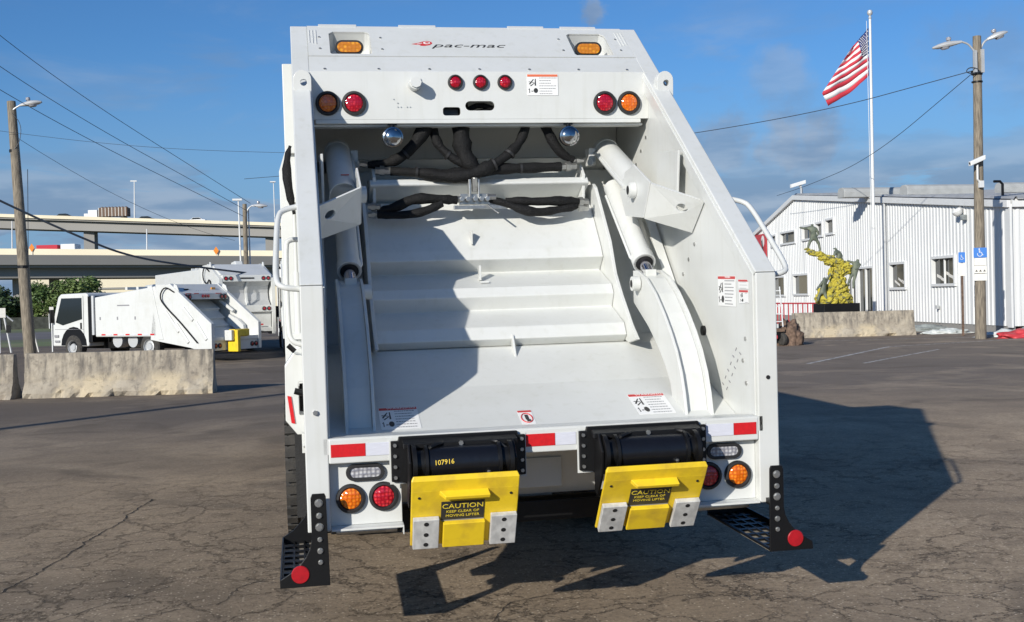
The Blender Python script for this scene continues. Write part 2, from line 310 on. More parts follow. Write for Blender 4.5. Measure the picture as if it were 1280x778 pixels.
# ------------------------------------------------------------------ mesh helpers
class MB:
    """collects shapes; build() links them as one mesh object"""
    def __init__(s, zo=0.0): s.v = []; s.f = []; s.zo = zo
    def add(s, vs, fs):
        k = len(s.v); s.v += [tuple(v) for v in vs]; s.f += [tuple(i + k for i in f) for f in fs]; return s
    def box(s, x0, x1, y0, y1, z0, z1):
        vs = [(x, y, z) for z in (z0, z1) for y in (y0, y1) for x in (x0, x1)]
        return s.add(vs, [(0, 2, 3, 1), (4, 5, 7, 6), (0, 1, 5, 4), (2, 6, 7, 3), (0, 4, 6, 2), (1, 3, 7, 5)])
    def obox(s, c, ax, ay, az, hx, hy, hz):
        c, ax, ay, az = Vector(c), Vector(ax).normalized(), Vector(ay).normalized(), Vector(az).normalized()
        vs = [c + ax * (i * hx) + ay * (j * hy) + az * (k * hz) for k in (-1, 1) for j in (-1, 1) for i in (-1, 1)]
        return s.add(vs, [(0, 2, 3, 1), (4, 5, 7, 6), (0, 1, 5, 4), (2, 6, 7, 3), (0, 4, 6, 2), (1, 3, 7, 5)])
    def plate(s, outer, holes, fn, thick):
        """outer/holes: 2D loops; fn(u,v)->3D point of the front; thick: vector to the back"""
        loops = [outer] + list(holes); flat = [p for l in loops for p in l]
        tris = tessellate_polygon([[Vector((p[0], p[1], 0)) for p in l] for l in loops])
        n = len(flat); F = [Vector(fn(*p)) for p in flat]; T = Vector(thick)
        vs = F + [p + T for p in F]; fs = []
        for t in tris:
            fs.append(tuple(t)); fs.append(tuple(i + n for i in reversed(t)))
        k = 0
        for l in loops:
            L = len(l)
            for i in range(L):
                a, b = k + i, k + (i + 1) % L; fs.append((a, b, b + n, a + n))
            k += L
        return s.add(vs, fs)
    def prism(s, prof, x0, x1):
        """YZ polygon extruded along X"""
        return s.plate(prof, [], lambda y, z: (x0, y, z), (x1 - x0, 0, 0))
    def cyl(s, p0, p1, r0, n=20, r1=None, cap=True):
        p0, p1 = Vector(p0), Vector(p1); r1 = r0 if r1 is None else r1
        d = (p1 - p0).normalized(); a = d.orthogonal().normalized(); b = d.cross(a)
        vs = []
        for p, r in ((p0, r0), (p1, r1)):
            for i in range(n):
                t = 2 * PI * i / n; vs.append(p + a * (r * math.cos(t)) + b * (r * math.sin(t)))
        fs = [(i, (i + 1) % n, n + (i + 1) % n, n + i) for i in range(n)]
        if cap: fs += [tuple(range(n - 1, -1, -1)), tuple(range(n, 2 * n))]
        return s.add(vs, fs)
    def tube(s, pts, r, n=8, smooth=0, wob=0.0):
        pts = [Vector(p) for p in pts]
        for _ in range(smooth):
            q = [pts[0]]
            for a, b in zip(pts, pts[1:]): q += [a * .75 + b * .25, a * .25 + b * .75]
            pts = q + [pts[-1]]
        rs = r if isinstance(r, (list, tuple)) else [r] * len(pts)
        if len(rs) != len(pts):
            rs = [rs[min(len(rs) - 1, int(i / (len(pts) - 1) * (len(rs) - 1) + .5))] for i in range(len(pts))]
        ref = None; vs = []
        for i, p in enumerate(pts):
            d = (pts[min(i + 1, len(pts) - 1)] - pts[max(i - 1, 0)]).normalized()
            if ref is None: ref = d.orthogonal().normalized()
            ref = (ref - d * ref.dot(d)).normalized(); b = d.cross(ref)
            rr = rs[i] * (1 + wob * (noise.noise(p * 14.0)))
            for k in range(n):
                t = 2 * PI * k / n; vs.append(p + ref * (rr * math.cos(t)) + b * (rr * math.sin(t)))
        fs = []
        for i in range(len(pts) - 1):
            for k in range(n): fs.append((i * n + k, i * n + (k + 1) % n, (i + 1) * n + (k + 1) % n, (i + 1) * n + k))
        fs += [tuple(range(n - 1, -1, -1)), tuple(range((len(pts) - 1) * n, len(pts) * n))]
        return s.add(vs, fs)
    def lathe(s, prof, o, axis, n=24):
        """prof: (radius, distance along axis)"""
        o, d = Vector(o), Vector(axis).normalized(); a = d.orthogonal().normalized(); b = d.cross(a); vs = []; fs = []
        for (r, h) in prof:
            for k in range(n):
                t = 2 * PI * k / n; vs.append(o + d * h + (a * math.cos(t) + b * math.sin(t)) * max(r, 1e-5))
        for i in range(len(prof) - 1):
            for k in range(n): fs.append((i * n + k, i * n + (k + 1) % n, (i + 1) * n + (k + 1) % n, (i + 1) * n + k))
        return s.add(vs, fs)
    def mesh(s, name):
        me = bpy.data.meshes.new(name); me.from_pydata([(a, b, c + s.zo) for a, b, c in s.v], [], s.f)
        bm = bmesh.new(); bm.from_mesh(me); bmesh.ops.recalc_face_normals(bm, faces=bm.faces); bm.to_mesh(me); bm.free()
        return me
    def build(s, name, m, parent=None, smooth=False, bevel=0.0, label=None, kind=None, seg=2):
        me = s.mesh(name)
        if m: me.materials.append(M[m] if isinstance(m, str) else m)
        o = bpy.data.objects.new(name, me); COL.objects.link(o)
        if smooth:
            me.polygons.foreach_set('use_smooth', [True] * len(me.polygons)); me.set_sharp_from_angle(angle=R(38))
        if bevel:
            b = o.modifiers.new('bevel', 'BEVEL'); b.width = bevel; b.segments = seg; b.limit_method = 'ANGLE'; b.angle_limit = R(35)
            b.harden_normals = False
        if parent: o.parent = parent
        if label: o['label'] = label
        if kind: o['kind'] = kind
        return o
def tag(o, label, cat, group=None):
    o['label'] = label; o['category'] = cat
    if group: o['group'] = group
    return o
def thing(name, label, cat, loc=(0, 0, 0), rz=0., group=None):
    o = bpy.data.objects.new(name, None); COL.objects.link(o); o.location = loc; o.rotation_euler = (0, 0, rz); o.empty_display_size = .3
    return tag(o, label, cat, group)
def copy_tree(o, parent=None):
    c = o.copy(); COL.objects.link(c); c.parent = parent
    for ch in [x for x in bpy.data.objects if x.parent == o]: copy_tree(ch, c)
    return c
def circ(cx, cy, r, n=20): return [(cx + r * math.cos(2 * PI * i / n), cy + r * math.sin(2 * PI * i / n)) for i in range(n)]
def rrect(x0, x1, y0, y1, r, n=4):
    pts = []
    for cx, cy, a0 in ((x1 - r, y1 - r, 0), (x0 + r, y1 - r, 90), (x0 + r, y0 + r, 180), (x1 - r, y0 + r, 270)):
        for i in range(n + 1):
            a = R(a0 + 90 * i / n); pts.append((cx + r * math.cos(a), cy + r * math.sin(a)))
    return pts
def text_into(mb, body, size, o, xd, yd, depth=.0006, shear=0., sx=1., center=True, spacing=1.):
    """flat printed lettering as thin geometry on a surface"""
    cu = bpy.data.curves.new('t', 'FONT'); cu.body = body; cu.size = size; cu.extrude = depth; cu.shear = shear
    cu.align_x = 'CENTER' if center else 'LEFT'; cu.align_y = 'CENTER'; cu.resolution_u = 2; cu.space_character = spacing
    ob = bpy.data.objects.new('t', cu); COL.objects.link(ob)
    me = bpy.data.meshes.new_from_object(ob)
    o, xd, yd = Vector(o), Vector(xd).normalized(), Vector(yd).normalized(); zd = xd.cross(yd)
    mb.add([o + xd * (v.co.x * sx) + yd * v.co.y + zd * v.co.z for v in me.vertices], [tuple(p.vertices) for p in me.polygons])
    bpy.data.objects.remove(ob); bpy.data.curves.remove(cu); bpy.data.meshes.remove(me)
    return mb

# ------------------------------------------------------------------ setting: ground
def sheet(name, pts, z, m, kind='structure'):
    mb = MB(); mb.add([(x, y, z) for x, y in pts], [tuple(range(len(pts)))])
    return mb.build(name, m, kind=kind)
sheet('ground', [(-4000, -4000), (4000, -4000), (4000, 6000), (-4000, 6000)], -.012, 'earth')
sheet('parking_lot', [(-60, -60), (120, -60), (120, 95), (-9, 95), (-9.5, 50.5), (-60, 46)], 0, 'asphalt')
sheet('grass_verge', [(-90, 48), (-9.6, 50.6), (-9.1, 58), (-90, 56)], -.006, 'grass')
sheet('road', [(-140, 61), (30, 64), (30, 84), (-140, 80)], -.006, 'road')
sheet('grass_field', [(-200, 86), (60, 90), (60, 118), (-200, 118)], -.006, 'grass')
# foreground construction joint
def crack_strip(name, pts, wd, z=.004):
    pts = [Vector((x, y, 0)) for x, y in pts]; q = []
    for a, b in zip(pts, pts[1:]):
        n_ = max(2, int((b - a).length / .025))
        for i in range(n_):
            p = a.lerp(b, i / n_); d = (b - a).normalized(); s_ = Vector((-d.y, d.x, 0))
            q.append((p + s_ * noise.noise(p * 3.1) * .045 + s_ * noise.noise(p * 13) * .022 + s_ * noise.noise(p * 37) * .008, s_, wd * (.55 + .9 * abs(noise.noise(p * 6 + Vector((4, 0, 0)))))))
    vs = []; fs = []
    for i, (p, s_, w_) in enumerate(q):
        vs += [(p.x + s_.x * w_, p.y + s_.y * w_, z), (p.x - s_.x * w_, p.y - s_.y * w_, z)]
        if i: fs.append((2 * i - 2, 2 * i, 2 * i + 1, 2 * i - 1))
    return MB().add(vs, fs).build(name, 'seam', kind='structure')
crack_strip('asphalt_joint', [(-3.35, .95), (-3.07, 1.75), (-2.79, 3.4), (-2.58, 5.1)], .0065)
for pts in ([(-3.3, .6), (-2.7, .95), (-2.3, 1.5), (-2.05, 1.7)], [(-2.2, 1.0), (-1.75, 1.15), (-1.6, 1.6), (-1.2, 1.9)],
            [(-1.9, 2.3), (-1.45, 2.2), (-1.3, 2.7)], [(-.75, .0), (-.35, .2), (-.1, .75), (.3, .9)], [(1.7, -.6), (2.3, -.4), (2.9, .1), (3.3, .1)]):
    crack_strip('asphalt_crack', pts, .0035)
def line(name, a, b, w_=.055):
    a, b = Vector((*a, 0)), Vector((*b, 0)); d = (b - a).normalized(); s_ = Vector((-d.y, d.x, 0)) * w_
    sheet(name, [(p.x, p.y) for p in (a - s_, b - s_, b + s_, a + s_)], .004, 'line_paint')
line('parking_line', (10.45, 19.72), (15.68, 25.64)); line('parking_line', (11.6, 19.2), (16.1, 23.6), .04)
line('parking_line', (15.68, 25.7), (22.0, 27.9), .05); line('parking_line', (14.2, 31.0), (21.5, 29.6), .05); line('parking_line', (18.4, 20.8), (22.4, 22.3), .05)

# ------------------------------------------------------------------ main truck (truck frame tilted to the sloping lot)
TM = Matrix(((0.9999680015359182, 0.0, -0.007999744012287344), (-0.00017594616562379876, 0.9997581032863562, -0.021993270702974844), (0.007997808900500782, 0.021993974476377146, 0.9997261125625977)))
truck = thing('garbage_truck', 'large white garbage truck in front with open hopper and two yellow cart lifters', 'garbage truck')
truck.rotation_euler = TM.to_euler()
ZO = .15
def T(): return MB(ZO)
def part(mb, name, m, parent=truck, **k): return mb.build(name, m, parent, **k)
SL = Vector((0, 2.43, 3.43 - 1.68)).normalized()            # slanted edge direction
SN = Vector((0, -SL.z, SL.y))                               # outward normal of slanted edge
P0 = Vector((0, 1.87, 3.03))
def slz(y): return 1.68 + (3.43 - 1.68) / 2.43 * y
for s in (-1, 1):
    # side panel of the tailgate
    prof = [(.02, .5), (.02, 1.67), (2.42, 3.41), (3.25, 3.34), (3.25, .75), (.75, .62), (.4, .5)]
    part(T().prism(prof, s * 1.135, s * 1.19), 'side_panel', 'white', bevel=.003)
    # rear flange: lower post and upper raked post
    part(T().prism([(0, .475), (0, 1.678), (.105, 1.62), (.105, .475)], s * 1.108, s * 1.22), 'rear_post', 'white', bevel=.006)
    part(T().prism([(0, 1.682), (2.43, 3.432), (2.55, 3.432), (2.55, 3.37), (.105, 1.624)], s * 1.108, s * 1.22), 'raked_post', 'white', bevel=.006)
    # inner return lip of the posts
    part(T().prism([(.022, .93), (.022, 1.67), (1.86, 2.995), (1.86, 2.97), (.075, 1.64), (.075, .93)], s * 1.108, s * 1.099), 'inner_lip', 'white', bevel=.002)
    # lifting eye plate welded on the raked face (sits outboard on the right-hand post)
    xe = -1.157 if s < 0 else 1.19
    eo = [(xe - .052, 2.79), (xe + .052, 2.79), (xe + .055, 2.94)] + [(xe + .055 * math.cos(R(t)), 2.945 + .058 * math.sin(R(t))) for t in range(15, 166, 15)] + [(xe - .055, 2.94)]
    part(T().plate(eo, [circ(xe + .008, 2.925, .021, 16)], lambda a, b: (a, 1.66, b), (0, .03 if s < 0 else .07, 0)), 'lifting_eye', 'white', bevel=.003)
    # grab handles
    hs_ = [(1.2, .62, 2.10), (1.285, .60, 2.08), (1.32, .57, 2.05), (1.33, .34, 1.87), (1.335, .12, 1.70), (1.30, .08, 1.67), (1.2, .1, 1.66)]
    part(T().tube([(s * x, y, z) for x, y, z in hs_], .015, 10, smooth=2), 'grab_handle', 'white', smooth=True)
    hs2 = [(1.2, .62, 1.92), (1.27, .6, 1.92), (1.285, .58, 1.88), (1.285, .52, 1.45), (1.27, .5, 1.38), (1.2, .5, 1.36)]
    part(T().tube([(s * x, y, z) for x, y, z in hs2], .014, 10, smooth=2), 'grab_handle', 'white', smooth=True)
    # posts and latch gear beside the body
    part(T().box(s * 1.21, s * 1.285, 2.56, 2.72, 2.58, 3.2), 'hinge_post', 'white', bevel=.006)
    part(T().plate([(1.2, 2.6), (1.285, 2.6), (1.33, 2.46), (1.33, .95), (1.2, .95)], [], lambda a, b, s=s: (s * a, 2.6, b), (0, .16, 0)), 'guide_rail', 'white', bevel=.005)
    part(T().cyl((s * 1.235, 1.9, 1.1), (s * 1.235, 1.9, 1.75), .022).cyl((s * 1.235, 1.9, 1.75), (s * 1.235, 1.9, 2.2), .012).box(s * 1.19, s * 1.27, 1.86, 1.94, 1.18, 1.26).box(s * 1.2, s * 1.29, 1.86, 1.9, 1.32, 1.36), 'latch_cylinder', 'white', smooth=False)
    lp = [(1.19, 1.22), (1.27, 1.25), (1.325, 1.17), (1.33, .83), (1.26, .74), (1.19, .74)]
    part(T().plate(lp, [rrect(1.205, 1.245, .86, 1.07, .012)], lambda a, b, s=s: (s * a, 1.62, b), (0, .2, 0)), 'latch_bracket', 'white', bevel=.004)
    part(T().plate([(1.292, .98), (1.315, .985), (1.295, .815), (1.272, .81)], [], lambda a, b, s=s: (s * a, 1.612, b), (0, .006, 0)), 'side_reflector', 'red_tape')
    part(T().cyl((s * 1.22, 1.7, .88), (s * 1.22, 1.7, 1.05), .02).cyl((s * 1.2, 1.55, 1.0), (s * 1.27, 1.55, 1.02), .02).cyl((s * 1.26, 1.6, 1.26), (s * 1.3, 1.6, 1.3), .016), 'latch_pin', 'black', smooth=True)
    part(T().box(s * 1.2, s * 1.235, 1.5, 1.6, .64, .76).cyl((s * 1.2, 1.5, .69), (s * 1.23, 1.49, .69), .012), 'latch_lug', 'white', bevel=.003)
# body, cab and running gear ahead of the tailgate
part(T().box(-1.2, 1.2, 3.27, 8.2, .85, 2.98), 'body', 'white', bevel=.03)
part(T().prism([(2.5, 3.42), (3.25, 3.33), (3.25, 2.98), (2.5, 3.1)], -1.13, 1.13), 'tailgate_roof', 'white', bevel=.01)
for yy in (4.2, 5.2, 6.2, 7.2): part(T().box(-1.235, 1.235, yy, yy + .09, .9, 2.94), 'body_rib', 'white', bevel=.01)
part(T().prism([(8.35, .5), (8.35, 2.62), (9.9, 2.6), (10.25, 1.7), (10.3, .5)], -1.15, 1.15), 'cab', 'white', bevel=.05)
part(T().prism([(9.95, 2.5), (10.28, 1.72), (10.3, 1.72), (9.97, 2.5)], -1.0, 1.0), 'windscreen', 'glass')
for s in (-1, 1): part(T().box(s * .34, s * .42, 1.6, 10, .35, .62), 'chassis_rail', 'black', bevel=.005)
part(T().cyl((-1.0, 3.25, .27), (1.0, 3.25, .27), .12).box(-.25, .25, 2.95, 3.55, .1, .5), 'rear_axle', 'black', smooth=False, bevel=.01)
part(T().box(-1.0, 1.0, .75, 3.2, .52, .62), 'hopper_underside', 'white')
def wheel(x, y, z, r, wd, n=36):
    mb = T(); pr = [(r * .55, -wd / 2), (r * .9, -wd / 2), (r * .985, -wd * .38), (r, -wd * .3), (r, wd * .3), (r * .985, wd * .38), (r * .9, wd / 2), (r * .55, wd / 2)]
    mb.lathe(pr, (x, y, z), (1, 0, 0), n)
    for k in range(n):   # tread lugs
        a = 2 * PI * k / n; d = Vector((0, math.cos(a), math.sin(a))); tt = Vector((0, -math.sin(a), math.cos(a)))
        for q in (-.36, 0, .36): mb.obox(Vector((x + wd * q, y, z)) + d * (r + .004), (1, 0, 0), tt, d, wd * .14, r * .06, .012)
    t = mb.build('tyre', 'tyre', truck, smooth=False)
    T().lathe([(0, .1), (.1, .1), (.12, .03), (r * .42, .0), (r * .55, .09), (r * .56, -.09)], (x, y, z), (1 if x > 0 else -1, 0, 0), 24).build('rim', 'steel', t, smooth=True)
for x in (-1.225, -.9, .9, 1.225): wheel(x, 3.25, .28, .5, .27)
for x in (-1.05, 1.05): wheel(x, 8.9, .12, .5, .28)
for s in (-1, 1):
    part(T().box(s * .8, s * 1.285, 2.45, 2.465, .05, .95), 'mud_flap', 'rubber')

# hopper floor and sill
fl = [(0, .93), (.05, .93), (.38, .895), (.88, 1.066), (1.30, 1.255), (1.75, 1.3), (1.75, 1.2), (1.3, 1.2), (.88, 1.0), (.38, .84), (.03, .84), (0, .85)]
part(T().prism(fl, -1.133, 1.133), 'hopper_floor', 'white', bevel=.002)
part(T().plate([(-1.107, .926), (1.107, .926), (1.107, .806), (-1.107, .806)], [], lambda a, b: (a, -.002, b), (0, .12, 0)), 'rear_bumper', 'white', bevel=.006)
part(T().prism([(.12, .84), (.3, .82), (.5, .5), (.9, .42), (.95, .44), (.55, .53), (.34, .84)], -.79, .79), 'hopper_belly', 'white', bevel=.004)
part(T().prism([(.35, .72), (.36, .56), (.4, .56), (.4, .72)], -.13, .13), 'belly_plate', 'white', bevel=.003)
part(T().box(-1.1, 1.1, .45, .6, .36, .47), 'rear_crossmember', 'black', bevel=.005)
def tape(x0, x1, m): part(T().box(x0, x1, -.0055, -.0025, .838, .9), 'reflective_tape', m)
tape(-1.097, -.93, 'red_tape'); tape(-.928, -.805, 'white_tape'); tape(-.135, .02, 'red_tape'); tape(.022, .128, 'white_tape'); tape(.815, .968, 'white_tape'); tape(.97, 1.093, 'red_tape')
# lamps
def round_lamp(name, o, ax, r, lensm, parent=truck, gr=1.4):
    o = Vector(o); ax = Vector(ax).normalized()
    g = T().lathe([(r * gr, 0), (r * gr, .012), (r * gr * .95, .020), (r * 1.12, .022), (r * 1.0, .012), (r, .0)], o, ax, 32).build(name, 'grommet', parent, smooth=True)
    T().lathe([(r, .008), (r * .97, .014), (r * .8, .018), (r * .4, .021), (0, .022)], o, ax, 32).build('lens', lensm, g, smooth=True)
    return g
BK = (0, -1, 0)
def stadium(cx, cz, w_, h_, n=10):
    r = h_ / 2; a = w_ / 2 - r
    return [(cx + a + r * math.cos(R(-90 + 180 * i / n)), cz + r * math.sin(R(-90 + 180 * i / n))) for i in range(n + 1)] + [(cx - a + r * math.cos(R(90 + 180 * i / n)), cz + r * math.sin(R(90 + 180 * i / n))) for i in range(n + 1)]
for s in (-1, 1):
    lo = [(1.107, .805), (.755 if s < 0 else .755, .805), (.755, .51), (.755, .475), (1.107, .475)]
    part(T().plate([(1.107, .805), (.755, .805), (.755, .49), (1.107, .49)], [], lambda a, b, s=s: (s * a, .055, b), (0, .012, 0)), 'lamp_panel', 'white', bevel=.002)
    part(T().prism([(.055, .49), (-.01, .485), (-.01, .475), (.067, .478)], s * .755, s * 1.106).prism([(.055, .49), (-.01, .485), (-.01, .44), (.067, .44)], s * .757, s * .752), 'lamp_panel_lip', 'white', bevel=.002)
    round_lamp('turn_lamp', (s * 1.007, .055, .622), BK, .052, 'lens_amber')
    round_lamp('tail_lamp', (s * .845, .055, .624), BK, .052, 'lens_red')
    g = T().plate(stadium(s * .932, .75, .19, .082), [stadium(s * .932, .75, .152, .05)], lambda a, b: (a, .035, b), (0, .02, 0)).build('reverse_lamp', 'grommet', truck, bevel=.006)
    T().plate(stadium(s * .932, .75, .155, .053), [], lambda a, b: (a, .042, b), (0, .012, 0)).build('lens', 'lens_clear', g, bevel=.004)
    round_lamp('turn_lamp', (s * 1.0, 1.868, 2.825), BK, .056, 'lens_amber')
    round_lamp('tail_lamp', (s * .832, 1.868, 2.825), BK, .056, 'lens_red')
for x in (-.172, -.006, .157): round_lamp('marker_lamp', (x, 1.868, 2.96), BK, .036, 'lens_red', gr=1.38)

# top lamp panel (upright) and raked hood
hol = [stadium(-.012, 2.808, .195, .062), rrect(-.258, -.142, 2.745, 2.8, .018)]
part(T().plate([(-1.134, 2.722), (1.134, 2.722), (1.134, 3.03), (-1.134, 3.03)], hol, lambda a, b: (a, 1.87, b), (0, .02, 0)), 'lamp_bar_panel', 'white')
part(T().box(-1.08, 1.08, 1.868, 2.0, 2.695, 2.721).box(-1.1, 1.1, 1.9, 2.0, 2.68, 2.694), 'lamp_bar_lip', 'white', bevel=.003)
part(T().box(-.26, -.15, 1.93, 1.95, 2.72, 2.83), 'plate_light', 'blackgloss')
part(T().tube([(-.09, 1.95, 2.79), (0, 1.95, 2.83), (.09, 1.95, 2.80)], .018, 8, 1).tube([(-.02, 1.97, 2.78), (.05, 1.96, 2.80), (.08, 1.96, 2.78)], .012, 8, 1), 'wiring_loom', 'hose', smooth=True)
def hood(u, v): return Vector((u, 1.87, 3.03)) + SL * v
HT = Vector((0, -SN.y, -SN.z)) * .012
HL = ((2.43 - 1.87) ** 2 + (3.43 - 3.03) ** 2) ** .5      # 0.688
def hv(y): return (y - 1.87) / SL.y
rec = {s: [(s * a, hv(b)) for a, b in ((.70, 2.345), (.72, 2.355), (.935, 2.355), (.965, 2.33), (.965, 2.085), (.955, 2.075), (.70, 2.075), (.69, 2.09), (.69, 2.33))] for s in (-1, 1)}
vseam = hv(2.05)
part(T().plate([(-1.108, .0), (1.108, 0), (1.108, vseam - .003), (-1.108, vseam - .003)], [], hood, HT), 'hood_lower_panel', 'white', bevel=.002)
part(T().plate([(-1.108, vseam + .002), (1.108, vseam + .002), (1.108, HL), (-1.108, HL)], [rec[-1], rec[1]], lambda u, v: hood(u, v) + SN * .003, HT), 'hood_upper_panel', 'white')
part(T().plate([(-1.108, vseam - .02), (1.108, vseam - .02), (1.108, vseam + .02), (-1.108, vseam + .02)], [], lambda u, v: hood(u, v) - SN * .016, HT), 'hood_seam_backing', 'grommet')
for s in (-1, 1):
    # beacon pocket: walls + back + beacon lamp
    mb = T(); r_ = rec[s]; n_ = len(r_)
    F = [hood(u, v) - SN * .005 for u, v in r_]; Bk = [hood(u, v) - SN * .14 for u, v in r_]
    mb.add(F + Bk, [(i, (i + 1) % n_, n_ + (i + 1) % n_, n_ + i) for i in range(n_)] + [tuple(range(n_, 2 * n_))])
    part(mb, 'beacon_pocket', 'white')
    cx = s * .813 if s > 0 else -.835
    g = T().plate(stadium(cx, 3.245, .19, .095), [stadium(cx, 3.245, .158, .066)], lambda a, b: (a, 2.185, b), (0, .03, 0)).build('beacon_lamp', 'grommet', truck, bevel=.006)
    T().plate(stadium(cx, 3.245, .16, .068), [], lambda a, b: (a, 2.178, b), (0, .03, 0)).build('lens', 'lens_beacon', g, bevel=.008)
    bm_ = T()
    for x, y in ((1.03, 2.278), (1.03, 2.135), (.62, 2.275), (.62, 2.13)):
        p = hood(s * x, hv(y)) + SN * .003; bm_.cyl(p, p + SN * .006, .008, 8)
    part(bm_, 'rivets', 'steel', kind='stuff')
    for k in range(3):
        lm = T()
        x = s * (1.095 - .022 * k); a, b = hood(x, hv(2.21 - .01 * k)), hood(x, hv(2.37))
        lm.obox((a + b) / 2 + SN * .004, (1, 0, 0), SL, SN, .0022, (b - a).length / 2, .003)
        part(lm, 'louvre', 'white')
rv = T()
for x in (-1.01, -.665, -.335, -.005, .33, .665, 1.0): p = hood(x, .03); rv.cyl(p, p + SN * .006, .009, 8)
part(rv, 'rivets', 'steel', kind='stuff')
for x in (-.35, .42, -.9, .8): p = hood(x, HL + .004); part(T().obox(p, (1, 0, 0), SL, SN, .13, .02, .006), 'top_edge_strip', 'white', bevel=.002)
# fuel-cap-like plug with its screws
part(T().cyl((-.44, 1.865, 2.945), (-.44, 1.77, 2.945), .043, 24).cyl((-.44, 1.77, 2.945), (-.44, 1.752, 2.945), .036, 8), 'sensor_plug', 'white', smooth=True)
sm = T()
for x, z in ((-.575, 2.85), (-.55, 2.825), (-.55, 2.80), (-.53, 2.80), (-.49, 2.80), (-.47, 2.80)): sm.cyl((x, 1.87, z), (x, 1.867, z), .004, 8)
part(sm, 'screws', 'steel', kind='stuff')
# logo on the hood: stylised red swoosh ball and italic lettering
def flat(mb, pts, fn, off=.0045): mb.plate(pts, [], lambda a, b: fn(a, b) + SN * off, -SN * .001); return mb
hf = lambda a, b: hood(-.34 + a, hv(2.205) + b)
lg = T()
flat(lg, [(-.075, -.005), (-.03, .012), (.0, .034), (.035, .045), (.062, .03), (.066, .005), (.045, -.02), (.01, -.032), (-.022, -.03), (-.01, -.016), (-.05, -.012)], hf)
part(lg, 'logo_mark', 'print_red')
lg = T(); flat(lg, [(.028 + .024 * math.cos(t), .012 + .018 * math.sin(t)) for t in [i * PI / 8 for i in range(16)]], hf, .0055); flat(lg, [(-.04, -.004), (-.005, .012), (.0, .007), (-.035, -.009)], hf, .0055)
part(lg, 'logo_mark_highlight', 'print_white')
lg = T(); flat(lg, [(.03 + .013 * math.cos(t), .012 + .010 * math.sin(t)) for t in [i * PI / 6 for i in range(12)]], hf, .0065)
part(lg, 'logo_mark_centre', 'print_red')
part(text_into(T(), 'pac-mac', .092, hood(-.035, hv(2.185)) + SN * .004, (1, 0, 0), SL, shear=.35, sx=1.62, spacing=1.0), 'logo_lettering', 'print_black')

# warning decals: film + header + pictogram strokes + text rows
def decal(o, xd, yd, w_, h_, head='print_red', n_rows=6, pict=True, col_split=.36, hfrac=.13, title='WARNING'):
    o, xd, yd = Vector(o), Vector(xd).normalized(), Vector(yd).normalized(); nd = xd.cross(yd)
    P_ = lambda a, b, k=0.: o + xd * (a * w_) + yd * (b * h_) + nd * k
    d = T().plate(rrect(-.5 * w_, .5 * w_, -.5 * h_, .5 * h_, .004, 2), [], lambda a, b: o + xd * a + yd * b + nd * .002, -nd * .0015).build('warning_decal', 'decal', truck)
    T().plate([(-.5, .5 - hfrac), (.5, .5 - hfrac), (.5, .5), (-.5, .5)], [], lambda a, b: P_(a * .97, b * .97, .0032), -nd * .001).build('decal_header', head, d)
    if title:
        text_into(T(), title, h_ * hfrac * .95, P_(.08, .5 - hfrac * .5, .004), xd, yd, .0003, sx=1.2).build('header_lettering', 'print_white' if head == 'print_red' else 'print_black', d)
    tr = T(); rnd = random.Random(int(w_ * 1000) + n_rows)
    top = .5 - hfrac - .07
    for i in range(n_rows):
        b = top - (top + .42) * i / max(1, n_rows - 1); x0 = -.5 + col_split + .04; x1 = x0 + (.94 - col_split) * (.62 + .36 * rnd.random())
        x = x0
        while x < x1:
            ww = .02 + .05 * rnd.random(); tr.plate([(x, b - .014), (min(x + ww, x1), b - .014), (min(x + ww, x1), b + .014), (x, b + .014)], [], lambda a, c: P_(a, c, .0032), -nd * .001); x += ww + .014
    tr.build('small_print', 'print_grey', d, kind='stuff')
    if pict:
        pm = T()
        def stroke(a, b, wd):
            a, b = Vector(a), Vector(b); dd = (b - a).normalized(); s_ = Vector((-dd.y, dd.x)) * wd
            pm.plate([tuple(a - s_), tuple(b - s_ * .6), tuple(b + s_ * .6), tuple(a + s_)], [], lambda p, q: P_(p, q, .0034), -nd * .001)
        q = -.5 + col_split * .5
        stroke((q - .1, .02), (q + .03, .26), .022); stroke((q - .12, .14), (q + .05, .1), .014); stroke((q - .07, -.06), (q + .06, .08), .018); stroke((q + .09, -.04), (q + .09, .28), .022)
        stroke((q - .1, -.38), (q - .1, -.2), .012); stroke((q - .13, -.24), (q - .1, -.17), .008); stroke((q - .04, -.3), (q + .02, -.3), .02)
        pm.plate([(q + .1 + .07 * math.cos(t), -.27 + .12 * math.sin(t)) for t in [i * PI / 5 for i in range(10)]], [], lambda p, q_: P_(p, q_, .0034), -nd * .001)
        pm.build('pictogram', 'print_black', d, kind='stuff')
    return d
decal((.41, 1.868, 2.945), (1, 0, 0), (0, 0, 1), .21, .14, head='print_orange', n_rows=7, hfrac=.11, title=None)
FU = Vector((0, .5, .171)).normalized(); FNn = Vector((0, -FU.z, FU.y))
def floorp(x, y): return (x, y, .895 + (y - .38) * .342 + .0005)
decal(floorp(-.715, .53), (1, 0, 0), FU, .212, .262, n_rows=7, hfrac=.11)
decal(floorp(.70, .55), (1, 0, 0), FU, .212, .262, n_rows=7, hfrac=.11)
d = decal(floorp(-.032, .465), (1, 0, 0), FU, .078, .165, n_rows=0, pict=False, hfrac=.13, title=None)
mb = T(); o_ = Vector(floorp(-.032, .452)); ring = [o_ + Vector((1, 0, 0)) * (.03 * math.cos(t)) + FU * (.055 * math.sin(t)) + FNn * .004 for t in [i * PI / 12 for i in range(25)]]
mb.tube(ring, .0032, 5); mb.build('prohibition_ring', 'print_red', d)
